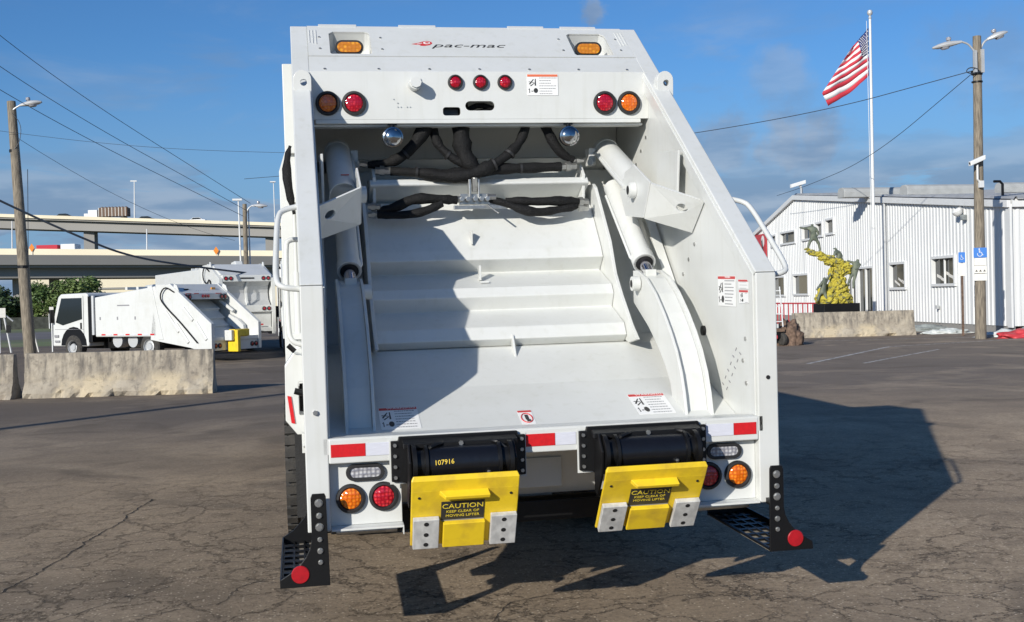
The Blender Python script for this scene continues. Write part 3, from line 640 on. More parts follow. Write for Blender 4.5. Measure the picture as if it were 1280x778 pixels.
mb = T(); mb.obox(o_ + FNn * .004 + FU * .01, (1, 0, 0), FU, FNn, .009, .028, .001); mb.obox(o_ + FNn * .004 - FU * .03 + Vector((.006, 0, 0)), (1, .3, 0), FU, FNn, .012, .01, .001); mb.build('pictogram', 'print_black', d)
WX = 1.1335
decal((WX, .478, 1.574), (0, -1, 0), (0, 0, 1), .27, .17, n_rows=8, hfrac=.09)
decal((WX, .228, 1.614), (0, -1, 0), (0, 0, 1), .145, .05, n_rows=3, pict=False, hfrac=.2, title=None, col_split=.1)
decal((WX, .228, 1.547), (0, -1, 0), (0, 0, 1), .13, .072, n_rows=2, pict=True, hfrac=.16, title=None, col_split=.6)

# hopper interior: back wall, light-catching shelf, carriage beam, packer blade
part(T().box(-1.13, 1.13, 2.66, 2.7, 2.53, 3.35), 'hopper_back_wall', 'white')
part(T().box(-1.13, 1.13, 1.95, 2.66, 3.05, 3.07), 'hopper_shade_roof', 'white')  # unseen inner roof, added to keep the space behind the cutouts dark
part(T().prism([(2.66, 2.545), (2.48, 2.52), (2.60, 2.435), (2.7, 2.43)], -1.0, 1.0), 'bounce_shelf', 'white', bevel=.003)  # added slanted face, shaped to catch reflected sunlight as a pale band
part(T().prism([(2.75, 2.46), (2.55, 2.44), (2.42, 2.2), (2.42, 1.9), (2.75, 1.9)], -1.13, 1.13), 'sweep_panel', 'white', bevel=.004)
part(T().prism([(2.20, 2.20), (1.99, 2.30), (1.985, 2.312), (2.02, 2.345), (2.3, 2.36), (2.3, 2.2)], -.74, .74), 'carriage_beam', 'white', bevel=.006)
blade = [(2.28, 2.215), (2.12, 2.19), (1.83, 1.862), (1.79, 1.80), (1.885, 1.712), (1.592, 1.618), (1.547, 1.562), (1.60, 1.474), (1.32, 1.38), (1.27, 1.307), (1.33, 1.262), (1.5, 1.24), (1.75, 1.4), (2.05, 1.7), (2.3, 2.1)]
part(T().prism(blade, -.776, .776), 'packer_blade', 'white', bevel=.007)
for s in (-1, 1):
    gp = [(2.05, 2.30), (1.99, 2.27), (1.66, 1.90), (1.55, 1.69), (1.40, 1.54), (1.20, 1.37), (1.07, 1.285), (1.25, 1.255), (1.6, 1.32), (2.1, 1.7), (2.3, 2.1), (2.2, 2.3)]
    part(T().prism(gp, s * .778, s * .80), 'blade_end_plate', 'white', bevel=.003)
    part(T().prism([(2.05, 2.12), (2.0, 2.36), (2.1, 2.44), (2.22, 2.36), (2.22, 2.12)], s * .70, s * .72), 'beam_gusset', 'white', bevel=.003)
    # curved slide channel
    ed = [(1.36, 1.70), (1.26, 1.70), (1.10, 1.66), (.93, 1.57), (.78, 1.46), (.66, 1.355), (.56, 1.25), (.48, 1.13), (.435, 1.02), (.41, .93), (.395, .88)]
    bk = [(.62, .94), (.66, 1.05), (.74, 1.14), (.88, 1.25), (1.06, 1.36), (1.36, 1.5)]
    part(T().prism(ed + bk, s * .85, s * .866), 'slide_flange', 'white', bevel=.003)
    part(T().prism([(y - .012, z) for y, z in ed] + bk, s * .992, s * 1.01), 'slide_flange', 'white', bevel=.003)
    web = [(y + .035, z - .01) for y, z in ed]; web2 = [(y + .05, z - .012) for y, z in reversed(ed)]
    part(T().prism(web + web2, s * .868, s * .99), 'slide_web', 'white')
    part(T().cyl((s * .845, 1.22, 1.62), (s * .80, 1.22, 1.62), .045, 24).cyl((s * .80, 1.22, 1.62), (s * .797, 1.22, 1.62), .03, 16), 'pivot_boss', 'white', smooth=True)
    part(T().cyl((s * .796, 1.22, 1.62), (s * .7955, 1.22, 1.62), .024, 16), 'pivot_pin', 'dark')
    # sweep cylinder (upper) and pack cylinder (lower)
    a, b = Vector((s * .935, 2.24, 2.545)), Vector((s * .935, 1.40, 2.195)); d_ = (b - a).normalized()
    sc = part(T().cyl(a, b, .083, 32).cyl(a - d_ * .03, a + d_ * .02, .088, 32).cyl(b - d_ * .05, b, .088, 32).tube([a + Vector((s * -.09, 0, .0)) + d_ * .05, b + Vector((s * -.09, 0, 0)) - d_ * .1], .012, 8), 'sweep_cylinder', 'white', smooth=True)
    T().box(s * .80, s * .85, 2.2, 2.3, 2.44, 2.56).cyl((s * .83, 2.2, 2.46), (s * .80, 2.18, 2.46), .025).build('port_block', 'white', sc, bevel=.003)
    T().plate([(0, 0), (.05, 0), (.05, .02), (0, .02)], [], lambda p, q: b - d_ * (.16 + q) + Vector((s * -.02 + p - .03, 0, 0)) + Vector((0, d_.z, -d_.y)) * (.0845), (0, 0, .001)).build('sticker', 'print_red', sc)
    a, b = Vector((s * .92, 2.02, 2.27)), Vector((s * .92, 1.34, 1.745)); d_ = (b - a).normalized()
    pc = part(T().cyl(a, b, .066, 32).cyl(b - d_ * .07, b, .073, 32).tube([a + Vector((s * -.075, 0, 0)) + d_ * .1, b + Vector((s * -.075, 0, 0)) - d_ * .06, b + Vector((s * -.06, 0, 0)) - d_ * .03], .009, 8), 'pack_cylinder', 'white', smooth=True)
    T().cyl(b + d_ * .001, b + d_ * .003, .056, 24).build('gland', 'dark', pc)
    part(T().cyl(b, b + d_ * .11, .036, 24), 'cylinder_rod', 'rod', smooth=True)
    part(T().box(s * .885, s * .955, 1.2, 1.29, 1.62, 1.705).cyl((s * .86, 1.24, 1.66), (s * .98, 1.24, 1.66), .022), 'rod_clevis', 'white', bevel=.004)
    # cylinder bracket: cover plate, side plate, boss
    q0, q1, q2, q3 = Vector((s * .865, .97, 2.222)), Vector((s * 1.134, .80, 2.10)), Vector((s * 1.134, 1.03, 1.925)), Vector((s * .865, 1.12, 2.02))
    ux = (q1 - q0); uy = (q3 - q0); nn = ux.cross(uy).normalized() * (-.012 * s)
    cpl = part(T().plate([(0, 0), (1, 0), (1, 1), (0, 1)], [[(.66 + .11 * math.cos(t), .38 + .12 * math.sin(t)) for t in [i * PI / 9 for i in range(18)]]],
              lambda p, q, q0=q0, q1=q1, q2=q2, q3=q3: q0 * (1 - p) * (1 - q) + q1 * p * (1 - q) + q2 * p * q + q3 * (1 - p) * q, nn), 'bracket_cover', 'white')
    part(T().prism([(.965, 2.225), (1.115, 2.02), (1.5, 2.05), (1.62, 2.2), (1.5, 2.33), (1.3, 2.36)], s * .852, s * .864), 'bracket_side', 'white', bevel=.003)
    part(T().cyl((s * .85, 1.28, 2.2), (s * .81, 1.28, 2.2), .05, 24).cyl((s * .81, 1.28, 2.2), (s * .806, 1.28, 2.2), .038, 20), 'bracket_boss', 'white', smooth=True)
    part(T().cyl((s * .8055, 1.28, 2.2), (s * .805, 1.28, 2.2), .028, 18), 'bracket_pin', 'dark')
    part(T().prism([(1.05, 2.42), (1.10, 2.12), (1.5, 2.2), (1.45, 2.45)], s * 1.06, s * 1.075), 'wall_gusset', 'white', bevel=.003)
    # wall bolts
    wb = T()
    for y, z in ((1.93, 2.60), (2.05, 2.52), (2.17, 2.44), (1.0, 1.85), (1.11, 1.76), (1.22, 1.67), (.22, 1.32), (.26, 1.2), (.22, 1.08)): wb.cyl((s * 1.136, y, z), (s * 1.129, y, z), .012, 8)
    part(wb, 'wall_bolts', 'steel', kind='stuff')
for s in (-1, 1):
    part(T().prism([(2.42, 2.3), (2.0, 1.75), (1.62, 1.30), (1.62, 1.2), (1.75, 1.2), (2.1, 1.7), (2.55, 2.3)], s * .805, s * 1.133), 'rear_closure_plate', 'white', bevel=.003)
    part(T().prism([(1.95, 2.15), (1.28, 1.50), (1.24, 1.53), (1.90, 2.19)], s * 1.06, s * 1.12), 'guide_bar', 'white', bevel=.003)
# perforated patch on the right wall
pf = T()
for i in range(6):
    for j in range(2):
        y = .30 + i * .042 + j * .06; z = 1.235 - i * .042 + (j * .02)
        a = R(25 + 110 * ((i + j) % 2)); pf.obox((1.1335, y, z), (0, math.cos(a), math.sin(a)), (0, -math.sin(a), math.cos(a)), (1, 0, 0), .012, .003, .0012)
part(pf, 'drain_slots', 'print_grey', kind='stuff')
part(T().cyl((1.134, .86, 1.335), (1.118, .86, 1.335), .03, 16).cyl((1.12, .84, 1.335), (1.112, .84, 1.335), .016, 6), 'wall_knob', 'black', smooth=True)
part(T().cyl((1.165, -.0005, 1.13), (1.165, -.004, 1.13), .011, 12), 'post_hole', 'dark')
part(T().cyl((-1.165, -.001, 1.06), (-1.165, -.012, 1.06), .013, 6), 'post_bolt', 'steel')
# lifting lugs on blade and floor
part(T().prism([(1.17, 1.19), (1.27, 1.33), (1.29, 1.33), (1.29, 1.22)], .046, .058), 'floor_lug', 'white', bevel=.002)
part(T().box(-.075, -.062, 1.70, 1.76, 1.665, 1.76).box(-.075, -.02, 1.66, 1.675, 1.648, 1.66), 'blade_lug', 'white', bevel=.002)
part(T().box(-.1, -.09, 1.84, 1.9, 1.9, 1.99), 'blade_lug', 'white', bevel=.002)

# hydraulic hoses (points in the hopper mouth)
def hose(name, pts, r, m='hose', **k): return part(T().tube([(x, y, z) for x, y, z in pts], r, 12, smooth=2, wob=.35), name, m, smooth=True)
hose('hydraulic_hose', [(-.34, 2.05, 2.86), (-.35, 2.0, 2.70), (-.43, 2.0, 2.58), (-.50, 2.0, 2.51), (-.57, 2.02, 2.47), (-.66, 2.05, 2.45), (-.74, 2.08, 2.45)], [.045, .045, .04, .035, .026, .024])
hose('hydraulic_hose', [(-.33, 2.08, 2.86), (-.31, 2.04, 2.7), (-.29, 2.0, 2.58), (-.22, 1.98, 2.5), (-.13, 1.96, 2.44), (-.05, 1.95, 2.40)], [.04, .034, .03, .034])
hose('hydraulic_hose', [(-.125, 2.02, 2.88), (-.125, 2.0, 2.7), (-.125, 1.98, 2.55), (-.09, 1.95, 2.45), (-.04, 1.95, 2.39)], [.06, .058, .055, .055])
hose('hydraulic_hose', [(.33, 2.05, 2.86), (.325, 2.0, 2.7), (.27, 1.98, 2.58), (.19, 1.95, 2.5), (.08, 1.93, 2.43), (-.05, 1.92, 2.365), (-.2, 1.94, 2.35), (-.34, 1.96, 2.37)], [.036, .036, .034, .036, .04, .04, .036])
hose('hydraulic_hose', [(-.60, 2.02, 2.40), (-.45, 2.0, 2.39), (-.3, 1.98, 2.37), (-.1, 1.96, 2.37), (.08, 1.96, 2.40), (.25, 1.97, 2.405), (.55, 2.0, 2.415)], [.03, .032, .04, .045, .036, .032, .03])
hose('hydraulic_hose', [(.42, 2.05, 2.86), (.45, 2.02, 2.70), (.50, 2.0, 2.58), (.56, 2.0, 2.50), (.64, 2.02, 2.46)], [.034, .034, .032, .026])
hose('hydraulic_hose', [(-.70, 1.93, 2.13), (-.58, 1.9, 2.155), (-.47, 1.88, 2.21), (-.32, 1.88, 2.205), (-.18, 1.9, 2.195)], [.022, .030, .036, .032, .024])
hose('hydraulic_hose', [(-.70, 1.92, 2.11), (-.55, 1.88, 2.10), (-.40, 1.87, 2.12), (-.28, 1.88, 2.175)], [.024, .026, .028, .024])
hose('hydraulic_hose', [(.0, 1.92, 2.20), (.12, 1.9, 2.18), (.24, 1.88, 2.125), (.36, 1.88, 2.10), (.5, 1.9, 2.12), (.64, 1.93, 2.145)], [.020, .024, .031, .029, .022])
hose('hydraulic_hose', [(.15, 1.93, 2.19), (.35, 1.9, 2.175), (.5, 1.9, 2.18), (.65, 1.93, 2.175)], [.020, .028, .028, .024])
for hp_, hr_, hd_ in (((.19, 1.95, 2.5), .042, (-.6, -.1, -.75)), ((.08, 1.93, 2.43), .044, (-1, 0, -.45)), ((-.50, 2.0, 2.51), .038, (-.7, 0, -.6)), ((-.22, 1.98, 2.5), .036, (.8, 0, -.6)), ((.27, 1.97, 2.405), .036, (1, 0, .03)), ((-.43, 1.99, 2.388), .037, (1, 0, -.06))):
    hp_, hd_ = Vector(hp_), Vector(hd_).normalized(); part(T().cyl(hp_ - hd_ * .008, hp_ + hd_ * .008, hr_, 14), 'hose_clamp', 'grommet', smooth=True)
def fitting(a, b, r): return part(T().cyl(a, b, r, 6).cyl(Vector(a).lerp(Vector(b), .3), Vector(a).lerp(Vector(b), .6), r * 1.35, 6), 'hose_fitting', 'steel')
fitting((-.70, 2.03, 2.405), (-.60, 2.02, 2.40), .026); fitting((.55, 2.0, 2.415), (.66, 2.02, 2.42), .026); fitting((-.80, 2.08, 2.455), (-.73, 2.08, 2.45), .016)
fitting((.63, 2.02, 2.46), (.72, 2.06, 2.46), .017); fitting((.62, 1.93, 2.175), (.72, 1.95, 2.17), .024); fitting((.62, 1.93, 2.14), (.72, 1.95, 2.13), .022)
fitting((-.76, 1.94, 2.165), (-.68, 1.92, 2.16), .022); fitting((-.76, 1.94, 2.11), (-.68, 1.92, 2.115), .02)
mf = T(); mf.box(-.16, .04, 1.90, 1.95, 2.165, 2.235); mf.box(-.10, -.085, 1.88, 1.93, 2.2, 2.33); mf.box(-.04, -.028, 1.88, 1.93, 2.2, 2.33)
for x in (-.15, -.11, -.06, -.02, .02): mf.cyl((x, 1.9, 2.2), (x, 1.86, 2.2), .017, 6)
mf.cyl((-.21, 1.9, 2.2), (-.15, 1.9, 2.2), .022, 6); mf.cyl((.02, 1.9, 2.21), (.08, 1.9, 2.21), .022, 6); mf.box(-.2, .16, 1.9, 1.93, 2.135, 2.16); mf.cyl((-.06, 1.9, 2.25), (-.06, 1.88, 2.34), .02, 8); mf.cyl((.02, 1.88, 2.16), (.08, 1.80, 2.10), .006, 6)
part(mf, 'hose_manifold', 'steel', bevel=.002)
for s, x in ((-1, -.59), (1, .583)):
    L_ = T().lathe([(.0, .095), (.03, .09), (.05, .072), (.063, .045), (.067, .015), (.067, 0)], (x, 1.86, 2.605), (0, 1, 0), 28).cyl((x, 1.88, 2.66), (x, 1.9, 2.7), .016, 10).box(x - .03, x + .03, 1.885, 1.9, 2.685, 2.72).build('work_lamp', 'blackgloss', truck, smooth=True)
    T().lathe([(.066, 0), (.066, -.006), (.056, -.01)], (x, 1.86, 2.605), (0, 1, 0), 28).build('lamp_ring', 'chrome', L_, smooth=True)
    T().lathe([(.057, -.006), (.045, -.016), (.025, -.023), (0, -.026)], (x, 1.86, 2.605), (0, 1, 0), 28).build('lens', 'chrome', L_, smooth=True)

# cart lifters
def lifter(cx, ztop, ybot, zbot, number):
    s0 = cx
    out = [(-.335, .705), (-.335, .905), (-.30, .905), (-.295, .925), (.295, .925), (.30, .905), (.335, .905), (.335, .705), (.27, .70), (.25, .68), (-.25, .68), (-.27, .70)]
    L_ = T().plate(out, [], lambda a, b: (s0 + a, -.03, b), (0, .022, 0)).prism([(-.03, .915), (-.11, .90), (-.11, .875), (-.03, .885)], s0 - .28, s0 + .28).build('cart_lifter', 'black', truck, bevel=.003)
    T().box(s0 - .342, s0 + .342, -.0065, -.0035, .69, .91).build('mount_plate', 'white', L_)
    b_ = T()
    for s in (-1, 1):
        for k in range(4): b_.cyl((s0 + s * .316, -.03, .885 - .053 * k), (s0 + s * .316, -.042, .885 - .053 * k), .0095, 6)
        b_.cyl((s0 + s * .235, -.05, .895), (s0 + s * .235, -.062, .895), .013, 6); b_.cyl((s0 + s * .262, -.03, .89), (s0 + s * .262, -.04, .89), .008, 6); b_.cyl((s0 + s * .25, -.03, .715), (s0 + s * .25, -.04, .715), .008, 6)
    b_.cyl((s0, -.11, .893), (s0, -.122, .893), .012, 6); b_.cyl((s0 + .12, -.2, .74), (s0 + .12, -.215, .74), .01, 6); b_.cyl((s0 + .115, -.2, .76), (s0 + .125, -.21, .76), .007, 6)
    b_.build('lifter_bolts', 'steel', L_, kind='stuff')
    T().cyl((s0 - .165, -.125, .80), (s0 + .175, -.125, .80), .082, 40).build('actuator_tube', 'blackgloss', L_, smooth=True)
    for s in (-1, 1):
        rg = T(); rg.cyl((s0 + s * .17, -.125, .80), (s0 + s * .185, -.125, .80), .094, 32).cyl((s0 + s * .185, -.125, .80), (s0 + s * .225, -.125, .80), .07, 32).cyl((s0 + s * .225, -.125, .80), (s0 + s * .245, -.125, .80), .096, 32)
        rg.build('actuator_flange', 'black', L_, smooth=True)
    ar = T()
    for s in (-1, 1): T().prism([(-.03, .90), (-.12, .90), (-.19, .82), (-.17, .70), (-.07, .58), (-.03, .60)], s0 + s * .25, s0 + s * .262).build('lifter_arm', 'black', L_, bevel=.003)
    ar.tube([(s0 - .05, -.04, .88), (s0 - .1, -.12, .9), (s0 - .17, -.16, .88), (s0 - .2, -.1, .82)], .011, 8, 1).tube([(s0 + .12, -.04, .88), (s0 + .16, -.12, .9), (s0 + .22, -.14, .86)], .011, 8, 1)
    ar.build('lifter_hoses', 'black', L_, smooth=True, kind='stuff')
    # yellow plate in its own frame: a across, b down the plate
    A = Vector((s0, -.27, ztop)); Bm = Vector((s0, ybot, zbot)); dn = (Bm - A).normalized(); Ln = (Bm - A).length; nn = Vector((1, 0, 0)).cross(dn).normalized()
    if nn.y > 0: nn = -nn
    f_ = lambda a, b, k=0.: A + Vector((a, 0, 0)) + dn * b + nn * k
    top = T(); top.plate([(-.26, .075), (.26, .075), (.26, Ln), (-.26, Ln)], [], f_, -nn * .014)
    top.add([f_(-.26, .075), f_(.26, .075), f_(.26, .02, -.004), f_(-.26, .02, -.004), f_(.25, .0, -.02), f_(-.25, .0, -.02), f_(-.26, .075, -.014), f_(.26, .075, -.014), f_(.26, .02, -.02), f_(-.26, .02, -.02), f_(.25, .008, -.03), f_(-.25, .008, -.03)],
            [(0, 1, 2, 3), (3, 2, 4, 5), (7, 6, 9, 8), (8, 9, 11, 10), (5, 4, 10, 11), (1, 7, 8, 2), (2, 8, 10, 4), (0, 3, 9, 6), (3, 5, 11, 9)])
    # stiffening edges and raised lower centre block
    top.plate([(-.105, .64 * Ln), (.1, .64 * Ln), (.1, Ln), (-.105, Ln)], [], lambda a, b: f_(a, b, .028), -nn * .03)
    top.build('lift_plate', 'yellow', L_, bevel=.004)
    hk = T(); hk.add([f_(-.125, .08, .0), f_(.11, .08, .0), f_(.115, .085, .04), f_(-.10, .085, .04), f_(-.125, .105, .0), f_(.11, .105, .0), f_(.115, .106, .038), f_(-.10, .106, .038)],
                     [(0, 1, 2, 3), (4, 7, 6, 5), (3, 2, 6, 7), (0, 3, 7, 4), (1, 5, 6, 2)])
    hk.build('lift_hook', 'yellow', L_, bevel=.003)
    pdm = None
    for s in (-1, 1):
        x0, x1 = (-.25, -.125) if s < 0 else (.128, .255)
        pd = T().plate([(x0, .56 * Ln), (x1, .56 * Ln), (x1, 1.0 * Ln), (x0, 1.0 * Ln)], [], lambda a, b: f_(a, b, .03), -nn * .029).build('wear_pad', 'pad', L_, bevel=.003)
        hh = T()
        for b in (.62, .78, .93): p = f_((x0 + x1) / 2, b * Ln, .0305); hh.cyl(p, p + nn * .0012, .012, 12)
        hh.build('pad_screws', 'dark', L_, kind='stuff')
    for s in (-1, 1): pass
    sc_ = T(); 
    for a in (-.222, .222): p = f_(a, .115, .0005); sc_.cyl(p, p + nn * .003, .007, 8)
    sc_.build('plate_screws', 'dark', L_, kind='stuff')
    T().plate([(-.115, .145), (.095, .145), (.095, .625 * Ln), (-.115, .625 * Ln)], [], lambda a, b: f_(a, b, .003), -nn * .002).build('caution_label', 'print_black', L_)
    tx = T()
    text_into(tx, 'CAUTION', .040, f_(-.01, .175, .0036), (1, 0, 0), -dn, .0004, sx=1.12)
    text_into(tx, 'KEEP CLEAR OF', .021, f_(-.01, .207, .0036), (1, 0, 0), -dn, .0004, sx=1.1)
    text_into(tx, 'MOVING LIFTER', .021, f_(-.01, .232, .0036), (1, 0, 0), -dn, .0004, sx=1.1)
    tx.build('caution_lettering', 'print_yellow', L_)
    T().plate([(-.115, .627 * Ln), (.095, .627 * Ln), (.095, .64 * Ln), (-.115, .64 * Ln)], [], lambda a, b: f_(a, b, .0045), -nn * .002).build('small_print', 'print_grey', L_)
    if number:
        text_into(T(), number, .034, (s0 - .095, -.125 - .0835 * math.cos(R(12)), .80 + .083 * math.sin(R(12)) + .0), (1, 0, .05), (0, .2, 1), .0008, sx=.95).build('marker_lettering', 'chalk', L_)
lifter(-.4725, .755, -.075, .395, '107916')
lifter(.475, .742, -.01, .405, None)

# riding steps
for s in (-1, 1):
    bo = [(1.130, .665), (1.137, .68), (1.195, .68), (1.203, .66), (1.203, .46), (1.212, .42), (1.232, .38), (1.262, .342), (1.30, .31), (1.357, .275), (1.36, .235), (1.122, .235)]
    st = T().plate(bo, [], lambda a, b, s=s: (s * a, -.085, b), (0, .012, 0)).build('riding_step', 'black', truck, bevel=.002)
    bo2 = [(1.13, .56), (1.19, .56), (1.203, .46), (1.232, .38), (1.30, .31), (1.357, .275), (1.36, .235), (1.122, .235)]
    T().plate(bo2, [], lambda a, b, s=s: (s * a, .84, b), (0, .012, 0)).prism([(-.07, .24), (.84, .24), (.84, .25), (-.07, .25)], s * 1.122, s * 1.13).prism([(-.07, .24), (.84, .24), (.84, .275), (-.07, .275)], s * 1.352, s * 1.36).build('step_frame', 'black', st)
    tr = T()
    for k in range(5): x = 1.128 + .054 * k; tr.box(s * x, s * (x + .009), -.07, .84, .24, .252)
    for k in range(8): y = .02 + .115 * k; tr.box(s * 1.125, s * 1.355, y, y + .03, .241, .251)
    T().box(s * 1.131, s * 1.351, -.07, .835, .232, .2385).build('tread_pads', 'grip', st)
    tr.build('step_tread', 'black', st, kind='stuff')
    bl = T()
    for z, r in ((.636, .015), (.575, .011), (.52, .015), (.46, .009), (.405, .011), (.35, .009)): bl.cyl((s * 1.165, -.085, z), (s * 1.165, -.097, z), r, 6).cyl((s * 1.165, -.085, z), (s * 1.165, -.088, z), r * 1.35, 12)
    bl.build('step_bolts', 'steel', st, kind='stuff')
    T().lathe([(.043, 0), (.043, .004), (.04, .007), (0, .008)], (s * 1.262, -.085, .297), BK, 28).build('step_reflector', 'red_refl', st, smooth=True)
    part(T().prism([(-.07, .5), (.0, .5), (.0, .47), (-.07, .47)], s * 1.14, s * 1.19), 'step_mount', 'black')
    part(T().cyl((s * .78, .1, .45), (s * 1.08, .1, .45), .017, 12), 'drain_pipe', 'steel', smooth=True)
part(T().tube([(-1.245, 1.9, 2.56), (-1.265, 1.9, 2.5), (-1.275, 1.88, 2.38), (-1.26, 1.85, 2.25), (-1.235, 1.85, 2.12)], [.010, .02, .030, .026, .010], 10, 1), 'wiring_bundle', 'hose', smooth=True)


# ------------------------------------------------------------------ concrete barriers
def barrier(a, b, h, label, stub=False):
    a, b = Vector((*a, 0)), Vector((*b, 0)); L_ = (b - a).length; d = (b - a).normalized(); n_ = Vector((-d.y, d.x, 0))   # n_ points away from camera
    prof = [(0, 0), (.0, .09), (.13, .30), (.205, h), (.375, h), (.45, .30), (.58, .09), (.58, 0)]
    N_ = max(8, int(L_ / .09)); vs = []; fs = []; m_ = len(prof)
    q = []
    for i, (w_, z) in enumerate(prof):    # refine profile
        w2, z2 = prof[(i + 1) % m_]
        k_ = max(1, int(math.hypot(w2 - w_, z2 - z) / .07))
        for j in range(k_): q.append((w_ + (w2 - w_) * j / k_, z + (z2 - z) * j / k_))
    m_ = len(q); c_ = Vector((.29, h * .45))
    for i in range(N_ + 1):
        t = L_ * i / N_
        for (w_, z) in q:
            p = a + d * t + n_ * w_ + Vector((0, 0, z))
            nz = noise.noise(p * 2.2) * .012 + noise.noise(p * 9) * .010
            low = max(0, 1 - z / .22)
            nz -= low * max(0, noise.noise(p * 5.0 + Vector((3, 1, 0))) - .05) * .22
            edge = min(t, L_ - t); nz -= max(0, 1 - edge / .06) * (.02 + .03 * abs(noise.noise(p * 6)))
            p += (n_ if w_ > .29 else -n_) * nz + Vector((0, 0, noise.noise(p * 4) * .007 if z > .05 else low * 0))
            vs.append(p)
    for i in range(N_):
        for k in range(m_): fs.append((i * m_ + k, i * m_ + (k + 1) % m_, (i + 1) * m_ + (k + 1) % m_, (i + 1) * m_ + k))
    fs += [tuple(range(m_ - 1, -1, -1)), tuple(range(N_ * m_, (N_ + 1) * m_))]
    t = thing('concrete_barrier', label, 'barrier', a, 0, 'concrete barriers around the lot')
    vs = [v - a for v in vs]
    MB().add(vs, fs).build('barrier_body', 'barrier_conc', t)
    return t
def barrier_mat():
    mt, t, b = new_mat('barrier_concrete_stained'); N = t.nodes; Lk = t.links
    c = N.new('ShaderNodeTexCoord'); P = c.outputs['Object']; sp = N.new('ShaderNodeSeparateXYZ'); Lk.new(P, sp.inputs[0])
    def ns(scale, det, vec, rough=.6):
        n = N.new('ShaderNodeTexNoise'); n.inputs['Scale'].default_value = scale; n.inputs['Detail'].default_value = det; n.inputs['Roughness'].default_value = rough; Lk.new(vec, n.inputs['Vector']); return n.outputs[0]
    def rng(x, a, b_, c0=0., c1=1.):
        n = N.new('ShaderNodeMapRange'); n.inputs[1].default_value = a; n.inputs[2].default_value = b_; n.inputs[3].default_value = c0; n.inputs[4].default_value = c1; Lk.new(x, n.inputs[0]); return n.outputs[0]
    def mx(f, a, bb):
        n = N.new('ShaderNodeMix'); n.data_type = 'RGBA'; Lk.new(f, n.inputs[0])
        for s_, v in ((6, a), (7, bb)):
            if isinstance(v, tuple): n.inputs[s_].default_value = (*v, 1)
            else: Lk.new(v, n.inputs[s_])
        return n.outputs[2]
    def ml(a, bb, op='MULTIPLY'):
        n = N.new('ShaderNodeMath'); n.operation = op; n.use_clamp = True
        for i, v in enumerate((a, bb)):
            if isinstance(v, float): n.inputs[i].default_value = v
            else: Lk.new(v, n.inputs[i])
        return n.outputs[0]
    mp = N.new('ShaderNodeMapping'); mp.inputs['Scale'].default_value = (5, 5, .8); Lk.new(P, mp.inputs[0])
    col = mx(rng(ns(3.0, 7, P), .38, .62), (.42, .37, .29), (.30, .26, .205))
    col = mx(ml(rng(ns(1.6, 6, mp.outputs[0]), .45, .65), rng(sp.outputs[2], .15, .6)), col, (.15, .135, .115))      # water streaks from the top
    col = mx(ml(rng(ns(1.2, 4, P), .5, .62), rng(sp.outputs[2], .5, .3)), col, (.50, .42, .29))
    col = mx(ml(rng(ns(9, 5, P), .55, .7), .6), col, (.11, .10, .085))
    Lk.new(col, b.inputs['Base Color']); b.inputs['Roughness'].default_value = .93
    bp = N.new('ShaderNodeBump'); bp.inputs['Strength'].default_value = .7; bp.inputs['Distance'].default_value = .02; Lk.new(ns(22, 6, P), bp.inputs['Height']); Lk.new(bp.outputs[0], b.inputs['Normal'])
    return mt
M['barrier_conc'] = barrier_mat()
barrier((-6.53, 17.94), (-2.94, 17.50), .86, 'long stained concrete barrier on the left, below the small white garbage truck')
barrier((-9.9, 18.45), (-6.72, 17.80), .86, 'concrete barrier cut by the left edge of the photo')
barrier((16.25, 33.38), (20.66, 32.78), .90, 'stained concrete barrier in front of the yellow-green statue')

# ------------------------------------------------------------------ corrugated metal building
WA = Vector((22.914, 30.424, 0)); WD = Vector((.12664511, .99194809, 0)); WN = Vector((-WD.y, WD.x, 0))   # WN faces the camera side (-x)
bld = thing('metal_building', 'white corrugated metal building with gable roof behind the statue', 'building')
def W(s_, z, o=0.): return WA + WD * s_ + WN * o + Vector((0, 0, z))
def top_z(s_): return 4.55 + .0955 * s_ if s_ < 24.6 else 6.9 - .19 * (s_ - 24.6)
wins = [  # s0,s1,z0,z1, sliding
    (4.37, 6.42, 1.82, 2.84, True), (9.17, 10.86, 1.72, 2.74, False), (22.42, 25.08, 1.5, 2.53, False), (26.8, 29.1, 1.45, 2.48, False), (30.4, 32.6, 1.4, 2.42, False),
    (18.16, 19.32, 4.55, 5.23, False), (19.9, 20.88, 4.52, 5.15, False), (21.3, 23.3, 4.45, 5.12, False), (24.6, 27.4, 4.4, 5.0, False), (28.35, 29.4, 4.36, 4.95, False)]
door = (12.95, 14.95, .25, 2.66); door2 = (15.15, 16.4, .25, 2.62)
def panel(s0, s1, z0, z1, topf=None):
    """corrugated siding between two stations: trapezoid ribs standing proud"""
    mb = MB(); pitch = .30; pts = []
    s_ = s0; k0 = math.floor(s0 / pitch); st = []
    k = k0
    while k * pitch < s1:
        for ds, o in ((0, 0), (.17, 0), (.20, .035), (.27, .035)):
            q = k * pitch + ds
            if s0 - 1e-6 <= q <= s1 + 1e-6: st.append((q, o))
        k += 1
    st = [(s0, 0)] + [x for x in st if s0 + .01 < x[0] < s1 - .01] + [(s1, 0)]
    vs = []; fs = []
    for q, o in st:
        zt = topf(q) if topf else z1
        vs += [W(q, z0, o), W(q, zt, o)]
    for i in range(len(st) - 1): fs.append((2 * i, 2 * i + 2, 2 * i + 3, 2 * i + 1))
    return mb.add(vs, fs)
